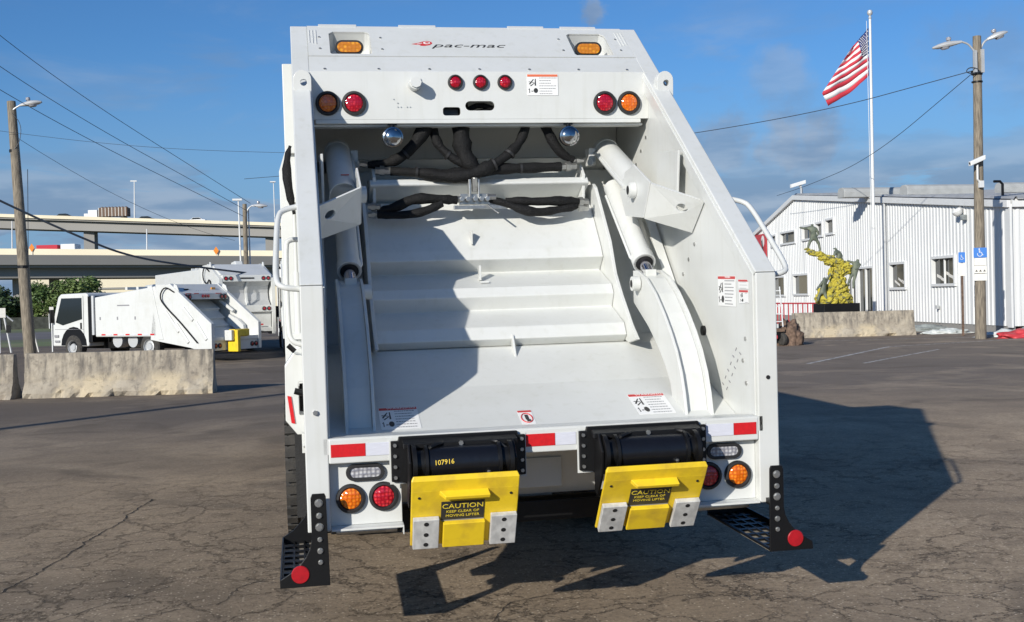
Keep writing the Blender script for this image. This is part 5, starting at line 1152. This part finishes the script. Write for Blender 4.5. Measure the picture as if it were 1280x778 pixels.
# ------------------------------------------------------------------ other garbage trucks
def far_truck(label, loc, heading, kind, sc=1.0):
    t = thing('garbage_truck', label, 'garbage truck', loc, -heading, 'white garbage trucks parked behind')   # heading: clockwise from +Y
    t.scale = (sc, sc, sc)
    def p(mb, name, m_, **k): return mb.build(name, m_, k.pop('par', t), **k)
    def wheel_(x, y, r=.45, wd=.28):
        w_ = p(MB().lathe([(r * .5, -wd / 2), (r * .9, -wd / 2), (r, -wd * .35), (r, wd * .35), (r * .9, wd / 2), (r * .5, wd / 2)], (x, y, r), (1, 0, 0), 24), 'wheel', 'tyre', smooth=True)
        p(MB().lathe([(0, .06), (.1, .06), (.12, .02), (r * .45, 0), (r * .56, .08)], (x + (wd * .3 if x > 0 else -wd * .3), y, r), (1 if x > 0 else -1, 0, 0), 18), 'rim', 'galv', par=w_, smooth=True)
    Wd = 1.1 if kind == 'small' else 1.02
    if kind == 'small':
        yk, yt, zb, zk, zt = 0, 1.7, .28, 1.12, 2.36; bl, zroof = 5.1, 2.2
    else:
        yk, yt, zb, zk, zt = 0, 1.15, .62, 2.62, 3.15; bl, zroof = 7.6, 2.95
    # side panels with brace strips
    for s in (-1, 1):
        p(MB().prism([(0, zb), (0, zk), (yt, zt), (yt + .6, zt - .02), (yt + .9, zb + .35), (.9, zb + .1), (.5, zb)], s * (Wd - .07), s * Wd), 'side_panel', 'white2', bevel=.01)
        for (a0, b0, a1, b1) in (((.95, zb + .25, 1.45, zb + .85), (1.35, zk - .25, 1.9, zk + .4), (.2, zk - .5, .62, zk + .05), (.75, zk + .1, 1.15, zk + .5)) if kind == 'small' else ((.2, 1.0, .9, 1.9), (.2, 2.4, .9, 1.6))):
            d = Vector((0, a1 - a0, b1 - b0)); mid_ = Vector((s * (Wd + .012), (a0 + a1) / 2, (b0 + b1) / 2))
            p(MB().obox(mid_, d, (1, 0, 0), d.cross(Vector((1, 0, 0))), d.length / 2, .03, .055), 'brace', 'white2', bevel=.02)
        p(MB().tube([(s * (Wd + .03), yt - .2, zt - .25), (s * (Wd + .08), yt + .15, zt - .05), (s * (Wd + .08), yt + .4, zt - .4), (s * (Wd + .05), yt + .1, zt - .75), (s * (Wd + .04), yt - .4, zk + .1), (s * (Wd + .04), .55, zb + .25)], .022, 8, 2), 'hydraulic_hose', 'hose', smooth=True)
        p(MB().prism([(yt * .78, zk + (zt - zk) * .78 + .02), (yt * .83, zk + (zt - zk) * .83 + .16), (yt * .90, zk + (zt - zk) * .9 + .14), (yt * .92, zk + (zt - zk) * .92)], s * (Wd - .05), s * (Wd - .02)), 'lifting_eye', 'white2')
        p(MB().prism([(-.01, zb), (-.01, zk), (yt - .01, zt + .02), (yt + .08, zt), (.06, zk - .03), (.06, zb)], s * (Wd - .12), s * (Wd + .01)), 'rear_post', 'white2', bevel=.006)
    if kind == 'small':
        # top lamp panel
        y1 = yt * .72; z1 = zk + (zt - zk) * .72
        p(MB().plate([(-Wd + .1, 0), (Wd - .1, 0), (Wd - .1, 1), (-Wd + .1, 1)], [], lambda a, b: (a, y1 + .05 + (yt - y1) * max(0, b - .35) / .65, (z1 - .14) + (zt - z1 + .14) * b), (0, .04, 0)), 'lamp_bar_panel', 'white2', bevel=.01)
        p(MB().prism([(y1 + .05, z1 - .14), (y1 + .05, z1 + .05), (yt, zt), (yt + .7, zt), (yt + .7, z1 - .14)], -Wd + .08, Wd - .08), 'tailgate_hood', 'white2', bevel=.01)
        for x in (-.12, 0, .12): p(MB().lathe([(.05, 0), (.05, .02), (0, .03)], (x, y1 + .045, z1 - .04), (0, -1, 0), 14), 'marker_lamp', 'lens_red')
        for x in (-Wd + .24, -Wd + .40, Wd - .40, Wd - .24):
            g = p(MB().lathe([(.08, 0), (.08, .02), (.05, .03)], (x, y1 + .045, z1 - .06), (0, -1, 0), 16), 'tail_lamp', 'grommet'); p(MB().lathe([(.055, .02), (0, .035)], (x, y1 + .045, z1 - .06), (0, -1, 0), 16), 'lens', 'lens_red', par=g)
        # hopper
        p(MB().prism([(.02, zb + .42), (.6, zb + .4), (1.2, zb + .75), (1.6, zb + .75), (1.6, zb + .6), (.6, zb + .3), (.02, zb + .34)], -Wd + .07, Wd - .07), 'hopper_floor', 'white2')
        p(MB().prism([(1.9, zt - .5), (1.45, zk + .45), (1.52, zk + .38), (1.25, zk + .15), (1.32, zk + .08), (1.05, zk - .1), (1.15, zb + .6), (1.9, zk - .2)], -Wd + .28, Wd - .28), 'packer_blade', 'white2', bevel=.01)
        for s in (-1, 1):
            p(MB().cyl((s * (Wd - .2), y1 + .3, z1 - .2), (s * (Wd - .2), .95, zk + .35), .06, 14), 'sweep_cylinder', 'white2', smooth=True)
            p(MB().prism([(.45, zb + .42), (.5, zb + .75), (.75, zk + .1), (1.1, zk + .25), (1.2, zk), (.8, zb + .6)], s * (Wd - .26), s * (Wd - .14)), 'slide_channel', 'white2')
        p(MB().box(-Wd + .07, Wd - .07, 0, .14, zb + .30, zb + .42), 'rear_bumper', 'white2', bevel=.01)
        p(MB().box(-Wd + .07, Wd - .07, .04, .1, zb, zb + .3), 'lamp_panel', 'white2')
        for x in (-Wd + .2, -Wd + .38, Wd - .38, Wd - .2):
            g = p(MB().lathe([(.08, 0), (.08, .02), (.05, .03)], (x, .04, zb + .15), (0, -1, 0), 16), 'tail_lamp', 'grommet'); p(MB().lathe([(.055, .02), (0, .035)], (x, .04, zb + .15), (0, -1, 0), 16), 'lens', 'lens_red', par=g)
    else:
        # tall closed tailgate: lamp bars top and middle, curved shield between, panel below
        p(MB().box(-Wd + .12, Wd - .12, .0, .5, 2.5, 2.74), 'upper_lamp_bar', 'white2', bevel=.02)
        p(MB().prism([(.02, 2.74), (yt - .1, zt), (yt + .6, zt), (yt + .6, 2.74)], -Wd + .1, Wd - .1), 'tailgate_hood', 'white2', bevel=.01)
        p(MB().box(-Wd + .12, Wd - .12, .0, .5, 1.42, 1.66), 'middle_lamp_bar', 'white2', bevel=.01)
        p(MB().prism([(.12, 1.66), (.30, 1.85), (.36, 2.1), (.30, 2.35), (.12, 2.5), (.5, 2.5), (.5, 1.66)], -Wd + .13, Wd - .13), 'curved_shield', 'galv', bevel=.01)
        p(MB().prism([(.05, 1.66), (.2, 1.85), (.26, 2.1), (.2, 2.35), (.05, 2.5), (.3, 2.4), (.3, 1.7)], .0, .08), 'centre_bar', 'white2', bevel=.005)
        p(MB().box(-Wd + .12, Wd - .12, .1, .5, .72, 1.42), 'lower_panel', 'white2', bevel=.01); p(MB().box(-Wd + .12, Wd - .12, .02, .1, .72, .86), 'rear_bumper', 'white2', bevel=.01)
        p(MB().box(-Wd + .12, Wd - .12, .5, 1.8, .66, 2.74), 'tailgate_core', 'white2')
        for z_, ys in ((2.62, 0), (1.54, 0)):
            for x in (-Wd + .24, -Wd + .42, Wd - .42, Wd - .24):
                g = p(MB().lathe([(.075, 0), (.075, .02), (.05, .03)], (x, ys, z_), (0, -1, 0), 16), 'tail_lamp', 'grommet'); p(MB().lathe([(.05, .02), (0, .035)], (x, ys, z_), (0, -1, 0), 16), 'lens', 'lens_red', par=g)
        p(MB().box(-.25, .25, -.015, 0, 2.6, 2.65), 'marker_strip', 'grommet')
    if kind == 'small':
        # decal panel, orange lamp, plate light on the hood
        p(MB().box(.45, .62, y1 + .22, y1 + .26, z1 + .12, z1 + .24), 'beacon_lamp', 'lens_beacon'); p(MB().box(-.75, -.58, y1 + .20, y1 + .24, z1 + .10, z1 + .2), 'beacon_pocket', 'dark')
        text_into(MB(), 'pac-mac', .12, (-.02, y1 + .17, z1 + .13), (1, 0, 0), (0, .6, .8), shear=.35, sx=1.5).build('logo_lettering', 'print_grey', t)
        for (a, b) in ((-.85, -.62), (-.5, -.3), (.45, .7)): p(MB().box(a, b, y1 + .04, y1 + .05, z1 + .03, z1 + .055), 'reflective_tape', 'red_tape')
        # yellow cart lifter
        lf = p(MB().box(-.42, -.28, -.42, .0, zb - .05, zb + .62).box(-.42, .25, -.30, -.06, zb + .42, zb + .64), 'cart_lifter', 'yellow', bevel=.02)
        p(MB().cyl((-.46, -.15, zb + .5), (.28, -.15, zb + .5), .1, 16), 'lifter_tube', 'yellow', par=lf, smooth=True); p(MB().box(-.56, -.44, -.3, 0, zb + .3, zb + .62), 'lifter_side', 'white2', par=lf, bevel=.02)
    # body
    y0 = yt + .62
    pr_ = [(y0, zb + .45), (y0, zroof + .12), (y0 + .5, zroof + .06), (bl, zroof - (.18 if kind == 'small' else 0)), (bl, zb + .45)]
    p(MB().prism(pr_, -Wd, Wd), 'body', 'white2', bevel=.04)
    p(MB().prism([(y0 - .3, zb + .35), (y0 + .15, zroof + .14), (y0 + .28, zroof + .12), (y0 - .1, zb + .35)], -Wd - .02, Wd + .02), 'body_hinge_frame', 'white2', bevel=.01)
    for s in (-1, 1):
        for k in range(9):
            yy = y0 + .1 + (bl - y0 - .3) * k / 9; p(MB().box(s * Wd, s * (Wd + .006), yy, yy + .18, zb + .5, zb + .545), 'reflective_tape', 'red_tape' if k % 2 == 0 else 'white_tape')
        for k in range(3): yy = y0 + .9 + .8 * k; p(MB().box(s * Wd, s * (Wd + .005), yy, yy + .06, zb + 1.0, zb + 1.1), 'side_marking', 'print_grey')
        p(MB().box(s * (Wd + .001), s * (Wd + .006), bl - 1.6, bl - 1.05, zroof - .48, zroof - .44), 'side_lettering_strip', 'print_grey')
    p(MB().box(-.4, .4, .8, bl + 1.6, zb + .05, zb + .4), 'chassis', 'black', bevel=.01)
    for k in range(3): p(MB().box(-Wd + .05, Wd - .05, y0 + .3 + .5 * k, y0 + .4 + .5 * k, zroof + .03, zroof + .12), 'roof_strap', 'white2')
    if kind != 'small':
        for k in range(3): p(MB().box(-.5 + .4 * k, -.25 + .4 * k, -.01, -.003, zb + .33, zb + .38), 'reflective_tape', 'red_tape')
        pl = p(MB().box(-.45, .45, -.02, .0, zb - .25, zb + .05), 'mud_plate', 'white2'); p(MB().plate([(-.3, zb - .16), (-.05, zb - .06), (.25, zb - .12), (0, zb - .2)], [], lambda a, b: (a, -.024, b), (0, .003, 0)), 'plate_mark', 'sign_blue', par=pl)
        p(MB().box(-.8, .2, y0 - .3, y0 + .8, zroof + .12, zroof + .2), 'roof_rack', 'black'); p(MB().prism([(y0 - .2, zroof), (y0, zroof + .35), (y0 + .4, zroof + .3), (y0 + .5, zroof)], .2, .5), 'roof_housing', 'white2', bevel=.03)
    # cab
    c0 = bl + .42; c1 = c0 + 1.72; zc_ = zroof - .02 if kind == 'small' else 2.6
    cb = p(MB().prism([(c0, .42), (c0, zc_ - .05), (c0 + .12, zc_), (c1 - .42, zc_ - .02), (c1 - .28, zc_ - .12), (c1, 1.25), (c1 + .03, .42)], -Wd + .08, Wd - .08), 'cab', 'white2', bevel=.05)
    for s in (-1, 1):
        x = s * (Wd - .078)
        p(MB().prism([(c0 + .28, 1.32), (c0 + .28, zc_ - .16), (c1 - .46, zc_ - .16), (c1 - .16, 1.22), (c1 - .5, 1.12)], x, x + s * .006), 'side_window', 'glass', par=cb)
        p(MB().prism([(c0 + .2, .55), (c0 + .2, zc_ - .1), (c0 + .215, zc_ - .1), (c0 + .215, .55)], x, x + s * .004), 'door_gap', 'dark', par=cb)
        p(MB().box(x, x + s * .02, c0 + .3, c0 + .36, 1.0, 1.2), 'door_handle', 'black', par=cb)
        p(MB().box(x, x + s * .004, c0 + .22, c1 - .1, .98, .995).box(x, x + s * .03, c1 - .35, c1 - .12, .55, .62).box(x, x + s * .03, c1 - .3, c1 - .1, .72, .8), 'door_trim', 'print_grey', par=cb)
        p(MB().box(x, x + s * .16, c1 - .1, c1 - .02, 1.2, 1.65), 'side_mirror', 'black', par=cb, bevel=.02)
        p(MB().prism([(c0 + .35 + .62 * math.cos(t) + .35, .45 + .62 * math.sin(t)) for t in [i * PI / 10 for i in range(11)]], x - s * .3, x + s * .004), 'wheel_arch', 'black', par=cb)
    p(MB().prism([(c1 - .27, zc_ - .2), (c1 - .02, 1.3), (c1 + .005, 1.3), (c1 - .25, zc_ - .2)], -Wd + .2, Wd - .2), 'windscreen', 'glass', par=cb)
    p(MB().box(-Wd + .06, Wd - .06, bl + .22, bl + .4, .55, zc_ - .12), 'air_stack', 'black', bevel=.02); p(MB().cyl((-Wd + .05, bl + .12, .8), (-Wd + .05, bl + .12, zc_ - .1), .06, 12), 'intake_pipe', 'galv', smooth=True)
    for s in (-1, 1):
        wheel_(s * (Wd - .18), c0 + .72, .40); wheel_(s * (Wd - .18), yt + 1.0, .42 if kind == 'small' else .5)
        if kind != 'small': wheel_(s * (Wd - .18), yt + 2.2, .5)
    for y_ in (yt + 1.9, yt + 2.6): p(MB().cyl((-.9, y_, .6), (-.55, y_, .6), .22, 16), 'air_tank', 'galv', smooth=True)
    return t
far_truck('small white garbage truck with yellow lifter parked behind the left barrier', (-3.12, 30.7, .06), R(-50), 'small', .98)
far_truck('tall white garbage truck with grey curved tail shield behind the small truck', (-3.0, 36.3, 0), R(-23), 'big', 1.0)
far_truck('white garbage truck mostly hidden by the big truck', (-.74, 31.2, 0), R(-2), 'big', .97)

# ------------------------------------------------------------------ highway overpasses
def deck(label, a, b, za, zb, prh, gh, depth, name='overpass', parm='conc_light'):
    a, b = Vector((*a, 0)), Vector((*b, 0)); d = (b - a).normalized(); n_ = Vector((-d.y, d.x, 0))
    t = thing(name, label, 'overpass')
    def seg(o0, o1, z0, z1, nm, m_):
        vs = []
        for (p, zz) in ((a, za), (b, zb)):
            for o, z in ((o0, z0), (o1, z0), (o1, z1), (o0, z1)): vs.append(p + n_ * o + Vector((0, 0, zz + z)))
        MB().add(vs, [(0, 1, 2, 3), (7, 6, 5, 4), (0, 4, 5, 1), (1, 5, 6, 2), (2, 6, 7, 3), (3, 7, 4, 0)]).build(nm, m_, t)
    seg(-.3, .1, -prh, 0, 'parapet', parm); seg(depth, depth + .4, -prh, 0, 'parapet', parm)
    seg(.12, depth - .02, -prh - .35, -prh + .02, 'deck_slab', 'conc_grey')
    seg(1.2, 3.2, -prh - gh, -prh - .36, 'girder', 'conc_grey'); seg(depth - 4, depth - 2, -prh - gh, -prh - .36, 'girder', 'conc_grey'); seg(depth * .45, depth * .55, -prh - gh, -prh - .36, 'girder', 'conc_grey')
    return t, a, d, n_
def ext(p, q, k0, k1): return (p[0] + (q[0] - p[0]) * k0, p[1] + (q[1] - p[1]) * k0), (p[0] + (q[0] - p[0]) * k1, p[1] + (q[1] - p[1]) * k1)
ua, ub = (-69.0, 281.55), (-5.89, 269.9)
a_, b_ = ext(ua, ub, -3, 7)
tU, A_, D_, N_u = deck('distant upper highway overpass crossing the sky on the left', a_, b_, 23.9 + 3 * 3.59, 23.9 - 7 * 3.59, .75, 2.5, 12)
def pier(t, x, y, z, w_, dp, nm='pier', cap=True):
    mb = MB().box(x - w_ / 2, x + w_ / 2, y, y + dp, -2, z)
    if cap: mb.box(x - w_ * .62, x + w_ * .62, y - .3, y + dp + .3, z - 1.2, z)
    mb.build(nm, 'conc_grey', t)
for k in range(-2, 8):
    x = -49.3 + 42 * k; y = 281.55 - (x + 69) * .1846; pier(tU, x, y + 3, 23.9 - (x + 69) * .0569 - 3.0, 2.4, 5, cap=False)
la, lb = (-44.54, 177.24), (-4.31, 169.83)
a_, b_ = ext(la, lb, -4, 7)
tL, A2, D2, N2 = deck('nearer lower highway overpass with pale parapet behind the parked trucks', a_, b_, 10.71 + 4 * 1.3, 10.71 - 7 * 1.3, 1.08, 2.6, 9)
lc, ld_ = (-41.5, 152.0), (-4.5, 170.0)
a_, b_ = ext(lc, ld_, -4, 7)
tM, A3, D3, N3 = deck('grey ramp deck just below the pale parapet', a_, b_, 8.75 + .15 * 4, 8.75 - .15 * 7, 1.3, 1.7, 12, parm='conc_grey')  # grey parapet colour carries the shade on this deck
for k in range(-2, 7):
    x = -37.5 + 23 * k; y = 152 + (x + 41.5) * .486 + 3.5; pier(tM, x, y, 5.8, 1.9, 2.0, cap=False)
    x2 = x + 3.4; pier(tM, x2, y + 4, 5.8, 1.1, 1.4, cap=False)
fw_ = thing('ramp_wall', 'pale far ramp wall seen below the overpass decks', 'wall')
MB().box(-51, 40, 226, 227.5, .0, 7.3).build('wall_face', 'conc_light', fw_); MB().box(-51, 40, 225.8, 226, 5.0, 5.35).build('wall_ledge', 'conc_grey', fw_)
# thin tall light masts on the decks
def mast(label, base, top, r_, head=True, group='tall light masts along the highway'):
    t = thing('light_mast', label, 'light mast', base, 0, group); b = Vector(top) - Vector(base)
    MB().cyl((0, 0, 0), b, r_, 8, r_ * .6).build('mast_pole', 'trim', t, smooth=True)
    if head: MB().box(b.x - r_ * 5, b.x + r_ * 3, b.y - .1, b.y + .1, b.z, b.z + r_ * 1.6).build('mast_head', 'trim', t)
mast('tall white light mast standing on the upper overpass', (-38.6, 278.5, 21), (-38.4, 278.5, 30.9), .18)
mast('white mast between the two overpass levels', (-23.7, 178, 9.2), (-23.65, 178, 13.4), .12, False)
mast('white mast rising from the lower overpass beside the left utility pole', (-43.6, 180.5, 9.2), (-43.5, 180.5, 15), .12, False)
mast('white light mast just left of the big truck', (-2.27, 55.6, 0), (-2.35, 55.6, 7.95), .035)
mast('white street light mast left of the short wooden pole', (-4.07, 55.8, 0), (-4.16, 55.9, 7.05), .06)
mast('white street light mast right of the short wooden pole', (-3.62, 55.8, 0), (-3.66, 55.8, 6.55), .05, False)
wp = thing('utility_pole', 'short dark wooden pole among the white masts behind the tall truck', 'utility pole', (-3.84, 55.6, 0), 0, 'wooden utility poles')
MB().cyl((0, 0, 0), (0, 0, 6.85), .13, 12, .11).build('pole', 'wood', wp, smooth=True)
street_head(wp, [(.05, 0, 6.2), (.15, 0, 6.6), (.35, 0, 6.75)], (1.15, -.2, 6.72), 0)

# vehicles on the decks
def lorry(label, loc, dirv, load):
    t = thing('truck', label, 'truck', loc); t.rotation_euler = (0, 0, math.atan2(dirv.y, dirv.x))
    MB().box(-3.6, -1.4, -1.2, 1.2, .8, 2.6).box(-4.6, -3.6, -1.1, 1.1, .8, 1.8).build('cab', 'trim', t, bevel=.1)
    MB().box(-3.5, -3.3, -1.0, 1.0, 1.8, 2.5).build('windscreen', 'glass', t)
    if load == 'dump':
        b = MB().box(-1.1, 5.6, -1.25, 1.25, 1.0, 3.0).build('dump_body', 'rust', t, bevel=.04)
        for k in range(9): MB().box(-1.1 + .78 * k, -.98 + .78 * k, -1.32, 1.32, 1.0, 3.05).build('side_stake', 'sign_white', b)
        hp_ = MB(); 
        for k in range(8): hp_.lathe([(0, .5), (.5, .25), (.7, 0)], (-.6 + .8 * k, 0, 2.9), (0, 0, 1), 8)
        hp_.build('load', 'rust', b, kind='stuff')
    else:
        MB().box(-1.0, 2.2, -1.25, 1.25, 1.2, 2.5).build('red_body', 'flagcloth_red', t, bevel=.05); MB().box(2.3, 8.5, -1.2, 1.2, 1.1, 2.0).build('dark_load', 'black', t, bevel=.1)
    for x in (-3.4, -.4, .8, 4.5): MB().cyl((x, -1.25, .5), (x, 1.25, .5), .5, 14).build('axle_wheels', 'tyre', t)
def car(label, loc, dirv, m_):
    t = thing('car', label, 'car', loc); t.rotation_euler = (0, 0, math.atan2(dirv.y, dirv.x))
    MB().prism([(-2.2, .35), (-2.2, .85), (-1.3, .98), (-.7, 1.42), (.8, 1.45), (1.6, 1.0), (2.2, .9), (2.25, .35)], -.85, .85).build('car_body', m_, t, bevel=.06).rotation_euler = (0, 0, -PI / 2)
    MB().prism([(-1.15, 1.0), (-.65, 1.36), (.75, 1.38), (1.35, 1.02)], -.87, .87).build('car_windows', 'glass', t).rotation_euler = (0, 0, -PI / 2)
    for x in (-1.35, 1.35): MB().cyl((x, -.86, .33), (x, .86, .33), .33, 14).build('axle_wheels', 'tyre', t)
def on_deck(a, b, x, off, z):   # point along the deck line at world x
    t_ = (x - a[0]) / (b[0] - a[0]); d = Vector((b[0] - a[0], b[1] - a[1], 0)).normalized(); n_ = Vector((-d.y, d.x, 0)); return Vector((x, a[1] + (b[1] - a[1]) * t_, z)) + n_ * off
lorry('loaded dump truck with white cab driving on the upper overpass', on_deck(ua, ub, -46.0, 3, 21.85), D_, 'dump')
car('dark car on the upper overpass left of the dump truck', on_deck(ua, ub, -55.7, 3, 22.35), D_, 'black')
car('dark car on the upper overpass near the tall mast', on_deck(ua, ub, -36.9, 3.5, 21.3), D_, 'black')
car('white car on the upper overpass right of the tall mast', on_deck(ua, ub, -24.8, 3, 20.7), D_, 'trim')
lorry('red and dark truck with white cab on the lower overpass', on_deck(la, lb, -38.0, 3.5, 8.7), -D2, 'red')
car('white car on the lower overpass beside the red truck', on_deck(la, lb, -34.6, 3, 9.0), D2, 'trim')
def warn_sign(label, p):
    t = thing('road_sign', label, 'sign', p, 0, 'orange signs on the lower overpass')
    MB().cyl((0, 0, -2.2), (0, 0, .3), .05, 6).build('post', 'galv', t); MB().plate([(0, -.62), (.38, 0), (0, .62), (-.38, 0)], [], lambda a, b: (a, -.06, b), (0, .03, 0)).build('sign_plate', 'orange', t)
warn_sign('orange road work sign near the left utility pole', Vector((-39.8, 175.9, 10.7))); warn_sign('orange road work sign above the parked trucks', Vector((-13.0, 170.8, 9.6)))

# ------------------------------------------------------------------ left utility pole, signs, fence
lp_ = thing('utility_pole', 'tall wooden utility pole with one street lamp on the left', 'utility pole', (-10.81, 38.61, 0), 0, 'wooden utility poles')
MB().tube([(0, 0, 0), (-.15, .1, 2.8), (-.3, .2, 6), (-.47, .32, 9.25)], [.21, .20, .175, .15], 20).build('pole', 'wood', lp_, smooth=True)
MB().cyl((-.40, .28, 7.4), (-.40, .28, 7.5), .18, 14).build('pole_band', 'black', lp_); MB().cyl((-.17, .1, 3.2), (-.17, .1, 3.3), .205, 14).build('pole_band', 'black', lp_)
street_head(lp_, [(-.42, .2, 8.9), (-.3, .2, 9.0), (-.16, .2, 9.08)], (.62, .1, 9.2), 0)
MB().tube([(-.4, .1, 8.8), (-.1, .1, 8.4), (-.15, .1, 7.8), (-.38, .1, 7.45)], .012, 5, 2).build('service_loop', 'wire', lp_)
gw = thing('guy_wire', 'thin guy wire guard leaning from the left utility pole', 'guy wire', (-11.0, 39.6, 0)); MB().cyl((-.75, 3.3, 1.6), (-.42, 3.3, -.0), .03, 6).build('guy_guard', 'sign_white', gw)
MB().cyl((-.75, 3.3, 1.6), (.2, -.6, 6.8), .012, 5).build('guy_cable', 'wire', gw)
def small_sign(label, loc, w_, h_, z, m_, lean=(0, 0), post='galv'):
    t = thing('road_sign', label, 'sign', loc); MB().cyl((0, 0, -.1), (lean[0], lean[1], z + h_), .035, 6).build('post', post, t)
    MB().box(lean[0] - w_ / 2, lean[0] + w_ / 2, lean[1] - .06, lean[1] - .04, z, z + h_).build('sign_plate', m_, t); return t
small_sign('white road sign on a post at the far left edge', (-12.9, 43.1, 0), .5, .38, 1.4, 'sign_white'); small_sign('pale green-white sign on a thin post left of the small truck', (-10.87, 42.8, 0), .16, .46, 1.32, 'sign_white')
lsn = thing('sign_post', 'leaning metal post beside the far left road sign', 'post', (-12.49, 43.1, 0)); MB().cyl((0, 0, 0), (-.25, 0, 1.55), .04, 6).build('post', 'galv', lsn); MB().cyl((-.25, 0, 1.55), (.1, .0, 1.25), .03, 6).build('brace', 'galv', lsn); MB().box(-.16, .0, -.06, .06, .8, 1.1).build('post_box', 'black', lsn)
fc = thing('chain_fence', 'low dark fence along the far road on the left', 'fence'); MB().box(-60, 10, 98, 98.05, -.2, 1.0).build('fence_mesh', mat('fence_mesh', (.055, .06, .05), .9, var=.5, vscale=3), fc)
for k in range(18): MB().cyl((-58 + 4 * k, 97.9, -.2), (-58 + 4 * k, 97.9, 1.25), .06, 6).build('fence_post', 'galv', fc)

# ------------------------------------------------------------------ trees below the overpass
def leaf_mesh(name, n_, sz, m_, seed):
    rnd = random.Random(seed); clumps = [(Vector((rnd.uniform(-1, 1), rnd.uniform(-1, 1), rnd.uniform(-.8, 1))), rnd.uniform(.28, .5)) for _ in range(20)]
    clumps = [(c.normalized() * min(c.length, .78), r) for c, r in clumps]
    vs = []; fs = []
    for i in range(n_):
        c, r = rnd.choice(clumps); d = Vector((rnd.gauss(0, 1), rnd.gauss(0, 1), rnd.gauss(0, 1))).normalized(); p = c + d * r * rnd.uniform(.55, 1.08)
        a = Vector((rnd.gauss(0, 1), rnd.gauss(0, 1), rnd.gauss(0, .6))).normalized(); b = a.cross(d).normalized(); s_ = sz * rnd.uniform(.6, 1.3); k = len(vs)
        vs += [p - a * s_, p - b * s_ * .5, p + a * s_, p + b * s_ * .5]; fs.append((k, k + 1, k + 2, k + 3))
    me = bpy.data.meshes.new(name); me.from_pydata(vs, [], fs); me.materials.append(M[m_]); return me
LM = [leaf_mesh('crown', 5200, .07, 'leafA', 1), leaf_mesh('crown', 5200, .075, 'leafB', 2), leaf_mesh('crown', 5200, .07, 'leafA', 3)]
def tree(label, x, y, h, rx, rz, k, z0=-.3):
    t = thing('tree', label, 'tree', (x, y, z0), 0, 'trees below the overpass')
    MB().tube([(0, 0, 0), (.05, 0, h * .3), (0, .05, h * .55), (.08, 0, h * .8)], [.22, .18, .13, .06], 8, 1).build('trunk', 'bark', t, smooth=True)
    for j in range(5):
        a = j * 1.3 + k; MB().tube([(0, 0, h * (.35 + .07 * j)), (math.cos(a) * rx * .35, math.sin(a) * rx * .35, h * (.5 + .07 * j)), (math.cos(a) * rx * .7, math.sin(a) * rx * .7, h * (.62 + .06 * j))], [.08, .05, .02], 6).build('limb', 'bark', t)
    o = bpy.data.objects.new('crown', LM[k % 3]); COL.objects.link(o); o.parent = t; o.location = (0, 0, h - rz * .95); o.scale = (rx, rx, rz); o.rotation_euler = (0, 0, k * 1.7)
tree('dark dense tree at the far left edge under the overpass', -30.5, 111, 4.3, 3.0, 2.3, 1)
tree('dark low tree behind the far left road sign', -27.6, 112, 3.4, 2.2, 1.9, 1)
tree('loose mid green tree right of the left utility pole', -24.3, 110, 4.6, 2.3, 2.2, 0)
tree('mid green tree behind the cab of the small truck', -21.6, 111, 5.0, 2.6, 2.2, 2)
tree('dark tree low behind the small truck', -22.8, 116, 3.4, 2.6, 1.8, 1)

# ------------------------------------------------------------------ overhead wires
def cable(label, pts, r_, sag=0.):
    p = [Vector(q) for q in pts]
    if len(p) == 2 and sag: a, b = p; p = [a.lerp(b, t / 12) - Vector((0, 0, sag * 4 * (t / 12) * (1 - t / 12))) for t in range(13)]
    o = MB().tube(p, r_, 5, smooth=0 if sag else 4).build('overhead_wire', 'wire', smooth=True); return tag(o, label, 'wire')
cable('upper of the three long wires slanting down across the left sky', [(-12.9, 26.0, 13.2), (-11.62 + 0, 39.0, 11.29), (-3.53, 55.3, 6.85)], .012)
cable('middle of the three long wires slanting down across the left sky', [(-13.2, 24, 11.9), (-11.65, 39.0, 10.24), (-3.75, 55.3, 6.5)], .012)
cable('lowest of the three long wires, from the lamp head down to the right', [(-13.0, 24, 10.6), (-11.67, 38.99, 9.46), (-3.9, 55.3, 6.2)], .012)
cable('thin near level wire from the left pole to the big truck', [(-16, 37.5, 8.7), (-11.3, 38.9, 8.1), (-6.6, 38.0, 7.45), (-1.9, 37.2, 7.15), (6, 36, 6.9)], .007)
cable('faint wire falling from the left pole towards the trucks', [(-11.2, 38.9, 8.0), (-4.4, 56, 5.0)], .008, .5)
cable('thick black cable sagging across the left utility pole', [(-16, 27.5, 8.3), (-9.5, 31.0, 4.75), (-8.0, 31.5, 4.0), (-6.5, 32.5, 3.3), (-4.6, 34.5, 3.0), (-2.0, 38, 2.7)], .035)
cable('wire from the right pole to the left behind the flag', [(20.4, 28.5, 8.68), (16.6, 33.5, 7.9), (9.0, 43, 7.75), (-4, 60, 8.6)], .014)
cable('lower wire running from the right pole down to the roof camera', [(20.4, 28.5, 8.62), (21.8, 38.0, 7.0), (23.6, 48, 6.85), (24.6, 54, 6.9)], .012)
# a utility pole outside the left edge, whose long shadow falls across the lot
sp2 = thing('utility_pole', 'wooden utility pole outside the frame whose thin shadow crosses the lot', 'utility pole', (-16.0, .35, 0), 0, 'wooden utility poles')
MB().cyl((0, 0, 0), (0, 0, 11.5), .15, 14, .11).build('pole', 'wood', sp2, smooth=True)
